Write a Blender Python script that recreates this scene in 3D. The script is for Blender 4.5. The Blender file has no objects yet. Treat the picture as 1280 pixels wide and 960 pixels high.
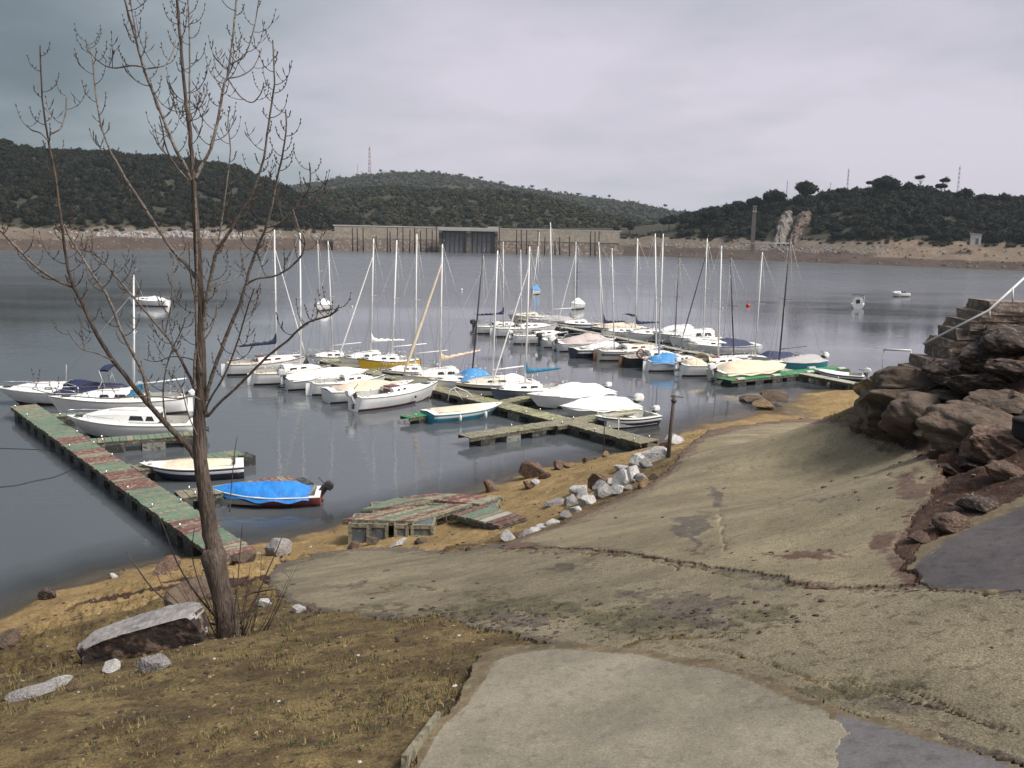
import bpy, bmesh, math, random
import numpy as np
from mathutils import Vector, Matrix

# ------------------------------------------------------------------ camera, sky, sun, exposure
SC = bpy.context.scene
COL = SC.collection
H = 10.0; FPX = 1150.0
TH = math.radians(9.5); RO = math.radians(1.2)
cF = Vector((0, math.cos(TH), -math.sin(TH)))
cR0 = Vector((1, 0, 0)); cU0 = Vector((0, math.sin(TH), math.cos(TH)))
cR = math.cos(RO)*cR0 + math.sin(RO)*cU0
cU = -math.sin(RO)*cR0 + math.cos(RO)*cU0
cam_d = bpy.data.cameras.new('camera'); cam = bpy.data.objects.new('camera', cam_d); COL.objects.link(cam)
cam.matrix_world = Matrix(((cR.x, cU.x, -cF.x, 0), (cR.y, cU.y, -cF.y, 0), (cR.z, cU.z, -cF.z, H), (0, 0, 0, 1)))
cam_d.sensor_width = 36.0; cam_d.lens = 36.0*FPX/1280.0
cam_d.clip_start = 0.05; cam_d.clip_end = 9000
SC.camera = cam
SUN_EL, SUN_AZ = 50.0, 112.0          # azimuth measured from +Y (view direction) towards +X
world = bpy.data.worlds.new('World'); SC.world = world; world.use_nodes = True
def build_world():
    nt = world.node_tree; N = nt.nodes; L = nt.links; N.clear()
    out = N.new('ShaderNodeOutputWorld'); bg = N.new('ShaderNodeBackground')
    sky = N.new('ShaderNodeTexSky'); sky.sky_type = 'NISHITA'; sky.sun_disc = False
    sky.sun_elevation = math.radians(SUN_EL); sky.sun_rotation = math.radians(SUN_AZ)
    bg.inputs['Strength'].default_value = 0.1
    tc = N.new('ShaderNodeTexCoord'); sep = N.new('ShaderNodeSeparateXYZ'); L.new(tc.outputs['Generated'], sep.inputs[0])
    def math_(op, a, b=None, c=None):
        n = N.new('ShaderNodeMath'); n.operation = op
        for i, v in enumerate((a, b, c)):
            if v is None: continue
            if isinstance(v, (int, float)): n.inputs[i].default_value = v
            else: L.new(v, n.inputs[i])
        return n.outputs[0]
    def mapr(v, a, b, c, d, smooth=True):
        n = N.new('ShaderNodeMapRange'); n.interpolation_type = 'SMOOTHSTEP' if smooth else 'LINEAR'
        L.new(v, n.inputs[0])
        for i, q in enumerate((a, b, c, d)): n.inputs[i+1].default_value = q
        return n.outputs[0]
    def ramp(v, stops):
        n = N.new('ShaderNodeValToRGB'); L.new(v, n.inputs[0]); cr = n.color_ramp
        while len(cr.elements) < len(stops): cr.elements.new(0.5)
        for e, (p, c) in zip(cr.elements, stops): e.position = p; e.color = (*c, 1)
        return n.outputs[0]
    def mix(f, a, b, mode='MIX'):
        n = N.new('ShaderNodeMix'); n.data_type = 'RGBA'; n.blend_type = mode
        for s, v in ((n.inputs[0], f), (n.inputs[6], a), (n.inputs[7], b)):
            if isinstance(v, (int, float)): s.default_value = v
            elif isinstance(v, tuple): s.default_value = (*v, 1)
            else: L.new(v, s)
        return n.outputs[2]
    zc = math_('MAXIMUM', sep.outputs[2], 0.0)
    zz = math_('ADD', zc, 0.16)
    px = math_('DIVIDE', sep.outputs[0], zz); py = math_('DIVIDE', sep.outputs[1], zz)
    comb = N.new('ShaderNodeCombineXYZ'); L.new(px, comb.inputs[0]); L.new(py, comb.inputs[1])
    def noise(scale, det, rough, off=0.0, vec=None, dist=0.0):
        n = N.new('ShaderNodeTexNoise'); n.noise_dimensions = '3D'
        mp = N.new('ShaderNodeMapping'); mp.inputs['Location'].default_value = (off, off*0.7, off*0.3)
        L.new(vec or comb.outputs[0], mp.inputs[0]); L.new(mp.outputs[0], n.inputs['Vector'])
        n.inputs['Scale'].default_value = scale; n.inputs['Detail'].default_value = det; n.inputs['Roughness'].default_value = rough
        n.inputs['Distortion'].default_value = dist
        return n.outputs['Fac']
    n1 = noise(0.55, 5, 0.5, 3.1, dist=0.3); n2 = noise(1.9, 6, 0.55, 7.7)
    # cloud deck: thick dark bank over the west (image left), thin bright deck elsewhere
    side = mapr(sep.outputs[0], -0.50, 0.10, 0.0, 1.0)
    t = math_('ADD', math_('MULTIPLY', side, 0.62), math_('MULTIPLY', math_('SUBTRACT', n1, 0.5), 1.45))
    t = math_('ADD', t, math_('MULTIPLY', math_('SUBTRACT', n2, 0.5), 0.36))
    t = math_('ADD', t, 0.17)
    t = math_('ADD', t, mapr(zc, 0.02, 0.26, 0.13, 0.0))
    colr = ramp(t, [(0.0, (0.50, 0.66, 0.76)), (0.25, (0.95, 1.16, 1.30)), (0.5, (1.80, 2.02, 2.22)), (0.72, (2.75, 2.75, 3.1)), (1.0, (3.75, 3.45, 3.95))])
    # overcast decks brighten towards the zenith
    up = mapr(zc, 0.32, 0.95, 1.0, 1.75)
    vm = N.new('ShaderNodeVectorMath'); vm.operation = 'SCALE'; L.new(colr, vm.inputs[0]); L.new(up, vm.inputs['Scale'])
    fin = mix(0.96, sky.outputs[0], vm.outputs[0])
    L.new(fin, bg.inputs['Color']); L.new(bg.outputs[0], out.inputs[0])
build_world()
sun_d = bpy.data.lights.new('sun', 'SUN'); sun_d.energy = 2.6; sun_d.angle = math.radians(26); sun_d.color = (1.0, 0.95, 0.87)
sun = bpy.data.objects.new('sun', sun_d); COL.objects.link(sun)
sd = Vector((math.sin(math.radians(SUN_AZ))*math.cos(math.radians(SUN_EL)), math.cos(math.radians(SUN_AZ))*math.cos(math.radians(SUN_EL)), math.sin(math.radians(SUN_EL))))
sun.rotation_euler = sd.to_track_quat('Z', 'Y').to_euler()
SC.view_settings.view_transform = 'Standard'; SC.view_settings.look = 'None'
SC.view_settings.exposure = 0.93; SC.view_settings.gamma = 1.0; SC.view_settings.use_curve_mapping = False
SC.render.engine = 'CYCLES'
SC.cycles.max_bounces = 6; SC.cycles.transparent_max_bounces = 12

# ------------------------------------------------------------------ geometry of the place: from a viewed direction to a point at its real height or distance
def ray(px, py): return (cF*FPX + cR*(px-640) - cU*(py-480)).normalized()
def W(px, py, z=0.0):
    r = ray(px, py); t = (z-H)/r.z
    return Vector((r.x*t, r.y*t, z))
def WD(px, py, d):
    r = ray(px, py); t = d/math.hypot(r.x, r.y)
    return Vector((r.x*t, r.y*t, H+r.z*t))
def WY(px, py, y):
    r = ray(px, py); t = y/r.y
    return Vector((r.x*t, y, H+r.z*t))
def project(x, y, z):
    z = z-H
    d = x*cF.x+y*cF.y+z*cF.z; u = x*cR.x+y*cR.y+z*cR.z; v = x*cU.x+y*cU.y+z*cU.z
    d = np.where(np.abs(d) < 1e-4, 1e-4, d)
    return np.where(d > 0.05, 640+FPX*u/d, -9999), np.where(d > 0.05, 480-FPX*v/d, 99999)

# ------------------------------------------------------------------ numeric noise
def _h(i, j, s):
    n = (i*374761393 + j*668265263 + s*1442695041) & 0xffffffff
    n = ((n ^ (n >> 13))*1274126177) & 0xffffffff
    return ((n ^ (n >> 16)) & 0xffff)/65535.0
def vnoise(x, y, s=0):
    x = np.asarray(x, float); y = np.asarray(y, float)
    xi = np.floor(x).astype(np.int64); yi = np.floor(y).astype(np.int64)
    fx = x-xi; fy = y-yi; fx = fx*fx*fx*(fx*(fx*6-15)+10); fy = fy*fy*fy*(fy*(fy*6-15)+10)
    a = _h(xi, yi, s); b = _h(xi+1, yi, s); c = _h(xi, yi+1, s); d = _h(xi+1, yi+1, s)
    return (a*(1-fx)+b*fx)*(1-fy)+(c*(1-fx)+d*fx)*fy
def fbm(x, y, o=4, s=0, g=0.5):
    a = 1.0; t = 0.0; n = 0.0
    for k in range(o):
        t = t+a*(vnoise(x, y, s+k*17)-0.5)*2; n += a; a *= g; x = x*2.03+11.3; y = y*2.03-7.1
    return t/n
def ridge(x, y, o=4, s=0):
    a = 1.0; t = 0.0; n = 0.0
    for k in range(o):
        t = t+a*(1-np.abs(vnoise(x, y, s+k*17)*2-1)); n += a; a *= 0.5; x = x*2.03+1.7; y = y*2.03+9.2
    return t/n
def sstep(a, b, x):
    t = np.clip((np.asarray(x, float)-a)/(b-a), 0, 1); return t*t*(3-2*t)

# ------------------------------------------------------------------ materials
MATS = {}
def mat(name, col, col2=None, scale=4.0, rough=0.6, bump=0.0, metal=0.0, detail=5, stretch=None, spec=0.5, bscale=None, thr=(0.35, 0.65), col3=None, rand=0.0, alpha=None):
    if name in MATS: return MATS[name]
    m = bpy.data.materials.new(name); m.use_nodes = True; nt = m.node_tree; N = nt.nodes; L = nt.links
    b = N['Principled BSDF']; b.inputs['Roughness'].default_value = rough; b.inputs['Metallic'].default_value = metal
    b.inputs['Specular IOR Level'].default_value = spec
    b.inputs['Base Color'].default_value = (*col, 1)
    tc = N.new('ShaderNodeTexCoord'); mp = N.new('ShaderNodeMapping'); L.new(tc.outputs['Object'], mp.inputs[0])
    if stretch: mp.inputs['Scale'].default_value = stretch
    oi = N.new('ShaderNodeObjectInfo'); mul = N.new('ShaderNodeMath'); mul.operation = 'MULTIPLY'; mul.inputs[1].default_value = 57.0
    L.new(oi.outputs['Random'], mul.inputs[0]); L.new(mul.outputs[0], mp.inputs['Location'])
    if col2 is None: col2 = tuple(c*0.8 for c in col)
    n = N.new('ShaderNodeTexNoise'); n.inputs['Scale'].default_value = scale; n.inputs['Detail'].default_value = detail; n.inputs['Roughness'].default_value = 0.62
    L.new(mp.outputs[0], n.inputs['Vector'])
    cr = N.new('ShaderNodeValToRGB'); L.new(n.outputs['Fac'], cr.inputs[0])
    cr.color_ramp.elements[0].position = thr[0]; cr.color_ramp.elements[0].color = (*col, 1)
    cr.color_ramp.elements[1].position = thr[1]; cr.color_ramp.elements[1].color = (*col2, 1)
    last = cr.outputs[0]
    if col3:
        n3 = N.new('ShaderNodeTexNoise'); n3.inputs['Scale'].default_value = scale*3.3; n3.inputs['Detail'].default_value = 4; L.new(mp.outputs[0], n3.inputs['Vector'])
        mr = N.new('ShaderNodeMapRange'); L.new(n3.outputs['Fac'], mr.inputs[0]); mr.inputs[1].default_value = 0.52; mr.inputs[2].default_value = 0.62
        mx = N.new('ShaderNodeMix'); mx.data_type = 'RGBA'; L.new(mr.outputs[0], mx.inputs[0]); L.new(last, mx.inputs[6]); mx.inputs[7].default_value = (*col3, 1); last = mx.outputs[2]
    if rand:
        hs = N.new('ShaderNodeHueSaturation'); mr = N.new('ShaderNodeMapRange'); L.new(oi.outputs['Random'], mr.inputs[0]); mr.inputs[3].default_value = 1-rand; mr.inputs[4].default_value = 1+rand
        L.new(mr.outputs[0], hs.inputs['Value']); L.new(last, hs.inputs['Color']); last = hs.outputs[0]
    L.new(last, b.inputs['Base Color'])
    if bump:
        nb = N.new('ShaderNodeTexNoise'); nb.inputs['Scale'].default_value = bscale or scale*4; nb.inputs['Detail'].default_value = 5; L.new(mp.outputs[0], nb.inputs['Vector'])
        bp = N.new('ShaderNodeBump'); bp.inputs['Strength'].default_value = bump; bp.inputs['Distance'].default_value = 0.05
        L.new(nb.outputs['Fac'], bp.inputs['Height']); L.new(bp.outputs[0], b.inputs['Normal'])
    if alpha is not None: b.inputs['Alpha'].default_value = alpha
    MATS[name] = m; return m

def vc_material(name, layers, rough=0.9, bump=0.5, bscale=30, base=None, dark_wet=False, bdist=0.03, spk=1.0, specks=0.0):
    """blend of ground kinds steered by the mesh attribute 'zone' (r,g,b) and 'wet'; layers = 4 x (col a, col b, col c, noise scale)"""
    m = bpy.data.materials.new(name); m.use_nodes = True; nt = m.node_tree; N = nt.nodes; L = nt.links
    b = N['Principled BSDF']; b.inputs['Roughness'].default_value = rough; b.inputs['Specular IOR Level'].default_value = 0.25
    geo = N.new('ShaderNodeNewGeometry'); P = geo.outputs['Position']
    at = N.new('ShaderNodeAttribute'); at.attribute_name = 'zone'; sp = N.new('ShaderNodeSeparateColor'); L.new(at.outputs['Color'], sp.inputs[0])
    def noise(sc, det=5, r=0.6, stretch=None):
        n = N.new('ShaderNodeTexNoise'); n.inputs['Scale'].default_value = sc; n.inputs['Detail'].default_value = det; n.inputs['Roughness'].default_value = r
        if stretch:
            mp = N.new('ShaderNodeMapping'); mp.inputs['Scale'].default_value = stretch; L.new(P, mp.inputs[0]); L.new(mp.outputs[0], n.inputs['Vector'])
        else: L.new(P, n.inputs['Vector'])
        return n.outputs['Fac']
    def mr(v, a, c, d=0.0, e=1.0):
        n = N.new('ShaderNodeMapRange'); n.interpolation_type = 'SMOOTHSTEP'; L.new(v, n.inputs[0]); n.inputs[1].default_value = a; n.inputs[2].default_value = c; n.inputs[3].default_value = d; n.inputs[4].default_value = e; return n.outputs[0]
    def mix(f, a, c, mode='MIX'):
        n = N.new('ShaderNodeMix'); n.data_type = 'RGBA'; n.blend_type = mode
        for s, v in ((n.inputs[0], f), (n.inputs[6], a), (n.inputs[7], c)):
            if isinstance(v, (int, float)): s.default_value = v
            elif isinstance(v, tuple): s.default_value = (*v, 1)
            else: L.new(v, s)
        return n.outputs[2]
    big = noise(0.7, 4); fine = noise(9, 6, 0.7); micro = noise(55, 3, 0.7)
    cols = []
    for (a, c, d, sc) in layers:
        c1 = mix(mr(noise(sc, 6, 0.65), 0.38, 0.62), a, c)
        c2 = mix(mr(fine, 0.5, 0.68), c1, d)
        cols.append(c2)
    last = cols[0]
    for k in range(1, len(cols)):
        z = sp.outputs[k-1]
        ad = N.new('ShaderNodeMath'); ad.operation = 'ADD'; L.new(z, ad.inputs[0])
        sb = N.new('ShaderNodeMath'); sb.operation = 'MULTIPLY_ADD'; L.new(fine, sb.inputs[0]); sb.inputs[1].default_value = 0.9; sb.inputs[2].default_value = -0.45; L.new(sb.outputs[0], ad.inputs[1])
        last = mix(mr(ad.outputs[0], 0.35, 0.65), last, cols[k])
    sp_ = mr(micro, 0.3, 0.75, 1-0.38*spk, 1+0.35*spk)
    vm = N.new('ShaderNodeVectorMath'); vm.operation = 'SCALE'; L.new(last, vm.inputs[0]); L.new(sp_, vm.inputs['Scale']); last = vm.outputs[0]
    bg = mr(big, 0.3, 0.7, 0.8, 1.15)
    vm = N.new('ShaderNodeVectorMath'); vm.operation = 'SCALE'; L.new(last, vm.inputs[0]); L.new(bg, vm.inputs['Scale']); last = vm.outputs[0]
    if dark_wet:
        # wet strip just above the water line
        sz = N.new('ShaderNodeSeparateXYZ'); L.new(P, sz.inputs[0])
        w = mr(sz.outputs[2], 0.02, 0.14, 0.45, 1.0)
        vm = N.new('ShaderNodeVectorMath'); vm.operation = 'SCALE'; L.new(last, vm.inputs[0]); L.new(w, vm.inputs['Scale']); last = vm.outputs[0]
        r = mr(sz.outputs[2], 0.02, 0.14, 0.35, rough); L.new(r, b.inputs['Roughness'])
    if specks:
        for (sc, lo, hi, dk) in ((14, .60, .70, 1-.55*specks), (38, .62, .70, 1-.5*specks), (4.5, .62, .74, 1-.3*specks)):
            w = mr(noise(sc, 5, .75), lo, hi, 1.0, dk)
            vm = N.new('ShaderNodeVectorMath'); vm.operation = 'SCALE'; L.new(last, vm.inputs[0]); L.new(w, vm.inputs['Scale']); last = vm.outputs[0]
        w = mr(noise(21, 4, .7), .66, .72, 1.0, 1+.6*specks)
        vm = N.new('ShaderNodeVectorMath'); vm.operation = 'SCALE'; L.new(last, vm.inputs[0]); L.new(w, vm.inputs['Scale']); last = vm.outputs[0]
    L.new(last, b.inputs['Base Color'])
    bp = N.new('ShaderNodeBump'); bp.inputs['Strength'].default_value = bump; bp.inputs['Distance'].default_value = bdist
    hn = noise(bscale, 6, 0.7); L.new(hn, bp.inputs['Height']); L.new(bp.outputs[0], b.inputs['Normal'])
    return m

# ------------------------------------------------------------------ mesh helpers
def tag(o, label=None, cat=None, group=None, kind=None):
    if label: o['label'] = label
    if cat: o['category'] = cat
    if group: o['group'] = group
    if kind: o['kind'] = kind
    return o
def thing(name, loc, rz, label, cat, group=None):
    o = bpy.data.objects.new(name, None); COL.objects.link(o); o.empty_display_size = 0.3
    o.location = loc; o.rotation_euler = (0, 0, rz)
    return tag(o, label, cat, group)
class MB:
    def __init__(s): s.v = []; s.f = []; s.mi = []; s.mats = []; s.sm = []
    def mat(s, m):
        if m not in s.mats: s.mats.append(m)
        return s.mats.index(m)
    def add(s, vs, fs, m, smooth=False):
        o = len(s.v); k = s.mat(m); s.v.extend([tuple(v) for v in vs])
        for f in fs: s.f.append(tuple(i+o for i in f)); s.mi.append(k); s.sm.append(smooth)
        return s
    def box(s, c, d, m, rz=0, rx=0, ry=0, taper=1.0):
        c = Vector(c); R = Matrix.Rotation(rz, 3, 'Z') @ Matrix.Rotation(ry, 3, 'Y') @ Matrix.Rotation(rx, 3, 'X')
        vs = []
        for k in (-1, 1):
            for (i, j) in ((-1, -1), (1, -1), (1, 1), (-1, 1)):
                tt = taper if k > 0 else 1.0
                vs.append(c + R @ Vector((i*d[0]/2*tt, j*d[1]/2*tt, k*d[2]/2)))
        return s.add(vs, [(3, 2, 1, 0), (4, 5, 6, 7), (0, 1, 5, 4), (1, 2, 6, 5), (2, 3, 7, 6), (3, 0, 4, 7)], m)
    def tube(s, pts, rs, m, n=6, cap=True, smooth=True):
        pts = [Vector(p) for p in pts]
        if isinstance(rs, (int, float)): rs = [rs]*len(pts)
        vs = []; fs = []; ref = None
        for i, p in enumerate(pts):
            a = pts[max(i-1, 0)]; b = pts[min(i+1, len(pts)-1)]; t = (b-a)
            if t.length < 1e-9: t = Vector((0, 0, 1))
            t.normalize()
            if ref is None: ref = Vector((1, 0, 0)) if abs(t.x) < 0.8 else Vector((0, 1, 0))
            u = (ref - t*ref.dot(t)).normalized(); w = t.cross(u); ref = u
            for k in range(n):
                an = 2*math.pi*k/n; vs.append(p + (u*math.cos(an)+w*math.sin(an))*rs[i])
        for i in range(len(pts)-1):
            for k in range(n):
                a = i*n+k; b = i*n+(k+1) % n; fs.append((a, b, b+n, a+n))
        if cap: fs.append(tuple(range(n-1, -1, -1))); fs.append(tuple(range((len(pts)-1)*n, len(pts)*n)))
        return s.add(vs, fs, m, smooth)
    def prism(s, poly, z0, z1, m, axis='Z'):
        n = len(poly)
        if axis == 'Z': lo = [(p[0], p[1], z0) for p in poly]; hi = [(p[0], p[1], z1) for p in poly]
        else: lo = [(p[0], z0, p[1]) for p in poly]; hi = [(p[0], z1, p[1]) for p in poly]
        return s.add(lo+hi, [tuple(range(n-1, -1, -1)), tuple(range(n, 2*n))]+[(i, (i+1) % n, n+(i+1) % n, n+i) for i in range(n)], m)
    def grid(s, P, m, smooth=True, flip=False):
        """P[i][j] vertices"""
        a = len(P); b = len(P[0]); vs = [p for r in P for p in r]; fs = []
        for i in range(a-1):
            for j in range(b-1):
                q = (i*b+j, i*b+j+1, (i+1)*b+j+1, (i+1)*b+j); fs.append(q[::-1] if flip else q)
        return s.add(vs, fs, m, smooth)
    def build(s, name, parent=None, **kw):
        me = bpy.data.meshes.new(name); me.from_pydata(s.v, [], s.f); me.update()
        for m in s.mats: me.materials.append(m)
        me.polygons.foreach_set('material_index', s.mi); me.polygons.foreach_set('use_smooth', s.sm)
        o = bpy.data.objects.new(name, me); COL.objects.link(o); o.parent = parent
        return tag(o, **kw)
def np_mesh(name, V, Fq, mats, smooth=True, mi=None, parent=None, **kw):
    """V (n,3); Fq (m,3) or (m,4)"""
    me = bpy.data.meshes.new(name); V = np.asarray(V, np.float32); Fq = np.asarray(Fq, np.int32)
    k = Fq.shape[1]; me.vertices.add(len(V)); me.vertices.foreach_set('co', V.ravel())
    me.loops.add(Fq.size); me.loops.foreach_set('vertex_index', Fq.ravel())
    me.polygons.add(len(Fq)); me.polygons.foreach_set('loop_start', np.arange(0, Fq.size, k, dtype=np.int32))
    me.polygons.foreach_set('loop_total', np.full(len(Fq), k, np.int32))
    me.polygons.foreach_set('use_smooth', np.full(len(Fq), smooth))
    for m in mats: me.materials.append(m)
    if mi is not None: me.polygons.foreach_set('material_index', np.asarray(mi, np.int32))
    me.update(calc_edges=True); me.validate()
    o = bpy.data.objects.new(name, me); COL.objects.link(o); o.parent = parent
    return tag(o, **kw)
def add_attr(o, name, rgba):
    a = o.data.color_attributes.new(name, 'FLOAT_COLOR', 'POINT'); a.data.foreach_set('color', np.asarray(rgba, np.float32).ravel())

# ------------------------------------------------------------------ shape of the near ground (thin-plate surface through surveyed points)
CTRL = []
def cp(px, py, d): p = WD(px, py, d); CTRL.append((p.x, p.y, p.z))
def cz(px, py, z): p = W(px, py, z); CTRL.append((p.x, p.y, p.z))
# slipway and slab
for a in [(640, 960, 5.2), (640, 810, 7.7), (900, 830, 7.3), (1000, 960, 5.2), (850, 740, 9.6), (850, 640, 16.8), (900, 600, 22), (920, 560, 33), (1050, 560, 31.5), (1050, 590, 23.5), (1140, 590, 21.5), (1050, 620, 18), (1100, 700, 10.5),
          (1280, 960, 5.0), (1280, 830, 6.6), (1280, 700, 8.6), (1200, 660, 10.5), (1270, 600, 12.2), (1200, 560, 20.5), (1100, 540, 31.5), (1120, 500, 29.5), (1280, 520, 16),
          (640, 740, 11.5), (640, 690, 17.5), (640, 668, 22.5), (500, 740, 15.5), (500, 690, 24.8), (430, 690, 24.5), (400, 770, 12.8), (500, 810, 9.2), (500, 880, 6.9), (560, 850, 7.2), (400, 730, 17),
          (720, 640, 23.5), (800, 600, 26.5), (830, 605, 23.8), (760, 592, 31), (860, 560, 30), (880, 545, 36),
          (280, 795, 10.5), (0, 960, 6.5), (300, 960, 5.8), (0, 870, 10), (200, 870, 8.3), (380, 860, 7.6), (100, 800, 15.0), (230, 745, 20), (350, 700, 24.5), (330, 760, 14.5), (180, 820, 11.5), (60, 820, 13.5),
          (540, 655, 28.5), (620, 640, 30),
          (1165, 484, 24), (1200, 452, 24), (1242, 398, 24.5), (1280, 396, 24), (1340, 396, 24), (1300, 396, 28), (1500, 392, 22), (1290, 470, 19.5), (1230, 500, 20.5), (1190, 490, 23), (1400, 520, 15), (1110, 484, 30)]: cp(*a)
# water line
for a in [(0, 775), (60, 742), (150, 715), (250, 690), (345, 678), (430, 657), (600, 614), (660, 592), (740, 574), (800, 562), (872, 534), (950, 515), (1000, 516), (985, 500), (1030, 489), (1090, 486)]: cz(a[0], a[1], 0.0)
for a in [(1060, 500, 0.5), (960, 505, -0.15), (930, 525, 0.15), (1000, 540, 2.2), (960, 533, 1.3)]: cz(*a)
for a in [(-18, 13, .1), (-14, 10, 2.4), (-24, 6, .4), (-35, -5, .5), (-60, -30, 1), (-12, 0, 5.9), (0, 0, 7.55), (8, 0, 7.7), (0, -15, 9), (-20, -20, 6), (25, -10, 9.5), (25, 10, 8.2), (40, 20, 9), (60, 0, 11), (0, -60, 11), (60, -60, 12), (-60, -60, 6),
          (35, 40, 6.0), (22, 40, 1.6), (30, 52, 0.4), (45, 62, 0), (16.5, 37, 1.2), (15, 30, 4.0), (60, 75, 0), (60, 50, 6), (50, 80, -2.5), (30, 66, -2), (100, 60, 5),
          (20, 75, -2.5), (8, 60, -2.2), (0, 45, -1.2), (0, 60, -3), (-15, 40, -2.5), (-10, 32, -1.2), (-20, 25, -1.8), (-30, 15, -1.5), (-45, 20, -3), (-40, 45, -4), (0, 85, -4), (40, 100, -4.5), (-60, 0, -2), (-80, 60, -4.5), (90, 100, -3), (0, 120, -5), (-6, 35, -1)]: CTRL.append(a)
CT = np.array(CTRL)
def _tps_fit():
    n = len(CT); d = np.hypot(CT[:, None, 0]-CT[None, :, 0], CT[:, None, 1]-CT[None, :, 1])
    K = np.where(d > 0, d*d*np.log(np.maximum(d, 1e-9)), 0)+np.diag(np.where(np.abs(CT[:, 2]) < .01, 1.0, 9.0))
    P = np.c_[np.ones(n), CT[:, :2]]; A = np.zeros((n+3, n+3)); A[:n, :n] = K; A[:n, n:] = P; A[n:, :n] = P.T
    return np.linalg.solve(A, np.r_[CT[:, 2], 0, 0, 0])
TW = _tps_fit()
def macro(x, y):
    x = np.asarray(x, float); y = np.asarray(y, float); sh = x.shape; x = x.ravel(); y = y.ravel(); out = np.empty(len(x)); n = len(CT)
    # compress radius beyond 110 m so that the surface levels off
    r = np.hypot(x, y); k = np.where(r > 110, (110+30*np.tanh((r-110)/80))/np.maximum(r, 1), 1.0); x = x*k; y = y*k
    for a in range(0, len(x), 20000):
        xs = x[a:a+20000]; ys = y[a:a+20000]; d2 = (xs[:, None]-CT[None, :, 0])**2+(ys[:, None]-CT[None, :, 1])**2
        out[a:a+20000] = (np.where(d2 > 1e-12, 0.5*d2*np.log(np.maximum(d2, 1e-12)), 0)@TW[:n])+TW[n]+TW[n+1]*xs+TW[n+2]*ys
    return np.clip(out, -5, 13).reshape(sh)
def inpoly(px, py, poly):
    c = np.zeros(px.shape, bool); n = len(poly)
    for i in range(n):
        x0, y0 = poly[i]; x1, y1 = poly[(i+1) % n]
        if y0 == y1: continue
        k = ((y0 > py) != (y1 > py)) & (px < (x1-x0)*(py-y0)/(y1-y0)+x0); c ^= k
    return c
_mx = {}
POLY = {
 'slab': [(430, 1100), (505, 962), (540, 907), (572, 880), (585, 850), (602, 826), (640, 812), (700, 806), (770, 812), (800, 812), (830, 822), (900, 830), (960, 850), (985, 862), (1010, 876), (1045, 886), (1040, 960), (1035, 3000), (-500, 3000)],
 'slab_dark': [(1012, 890), (1045, 888), (1070, 896), (1120, 905), (1200, 928), (1300, 962), (1500, 1010), (3000, 1200), (3000, 3000), (1000, 3000), (1008, 960)],
 'apron': [(352, 752), (332, 728), (345, 705), (430, 686), (500, 684), (560, 690), (622, 680), (700, 682), (750, 684), (830, 694), (880, 706), (920, 711), (1000, 727), (1060, 732), (1140, 732), (1280, 742), (1500, 770), (1700, 1000), (1300, 958), (1200, 930), (1120, 907), (1050, 890), (985, 866), (900, 834), (830, 824), (780, 816), (700, 808), (620, 790), (560, 775), (480, 772), (400, 765)],
 'slipway': [(622, 686), (660, 668), (700, 655), (770, 625), (835, 592), (850, 565), (885, 538), (960, 527), (1010, 522), (1070, 528), (1090, 545), (1140, 560), (1170, 575), (1180, 600), (1150, 640), (1120, 690), (1125, 715), (1145, 737), (1060, 738), (1000, 733), (920, 716), (880, 712), (830, 700), (750, 690), (700, 688)],
 'path': [(1150, 738), (1128, 712), (1140, 690), (1180, 668), (1225, 645), (1275, 625), (1400, 560), (1900, 560), (1900, 790), (1500, 765), (1280, 747)],
}
def full_z(x, y, return_mask=False):
    m = macro(x, y)
    px, py = project(x, y, m)
    wob = fbm(np.asarray(x)*1.3, np.asarray(y)*1.3, 6, 5, .68)*17; wob2 = fbm(np.asarray(x)*1.3, np.asarray(y)*1.3, 6, 31, .68)*10
    sc = np.clip(9/np.maximum(np.hypot(x, y), 1), .25, 1.6)
    qx = px+wob*sc*1.4; qy = py+wob2*sc
    M = {k: inpoly(qx, qy, p) for k, p in POLY.items()}
    paved = M['slab'] | M['slab_dark'] | M['apron'] | M['slipway'] | M['path']
    r = np.hypot(x, y)
    knoll = sstep(1085, 1150, px)*sstep(4.0, 5.2, m)*(1-sstep(590, 650, py))*sstep(9, 13, r)
    knoll = np.where(px < -9000, 0, knoll)
    rough = fbm(x*0.9, y*0.9, 5, 2)*0.16+fbm(x*6, y*6, 3, 9)*0.022
    fore = 1-sstep(11, 22, r); rough = rough*(0.55+0.45*(1-fore))
    beach = (1-sstep(0.4, 2.2, m))*0.5; rough = rough*(1-beach*0.5)
    # stepped rock ledges on the bank at the left
    led = sstep(10.5, 13, r)*sstep(-3.0, -5.5, x)*sstep(0.15, 0.9, m)*(1-sstep(23, 26, y))
    rough = rough+led*(np.round(ridge(x*0.5, y*1.3, 4, 40)*7)/7*.6+ridge(x*0.5, y*1.3, 4, 40)*.4-0.6)*0.55
    rough = rough+knoll*((ridge(x*0.8, y*0.8, 4, 77)-0.75)*0.5+fbm(x*2.4, y*2.4, 4, 99)*0.12)
    z = m+np.where(paved, rough*0.035+fbm(x*2.2, y*2.2, 4, 60)*0.008+fbm(x*9, y*9, 3, 64)*0.006, rough)
    if return_mask: return z, m, M, px, py, knoll, led
    return z
OFF = {'slab': 0.030, 'slab_dark': 0.025, 'apron': 0.012, 'slipway': 0.030, 'path': 0.020}
def ground_hit(px, py, dmin=3.0, dmax=75.0):
    r = ray(px, py); h = math.hypot(r.x, r.y); ts = np.geomspace(dmin, dmax, 900)/h
    xs = r.x*ts; ys = r.y*ts; zs = H+r.z*ts; g = full_z(xs, ys); k = np.argmax(g >= zs)
    if not (g >= zs).any(): return W(px, py, 0)
    return Vector((xs[k], ys[k], float(g[k])))

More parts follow.
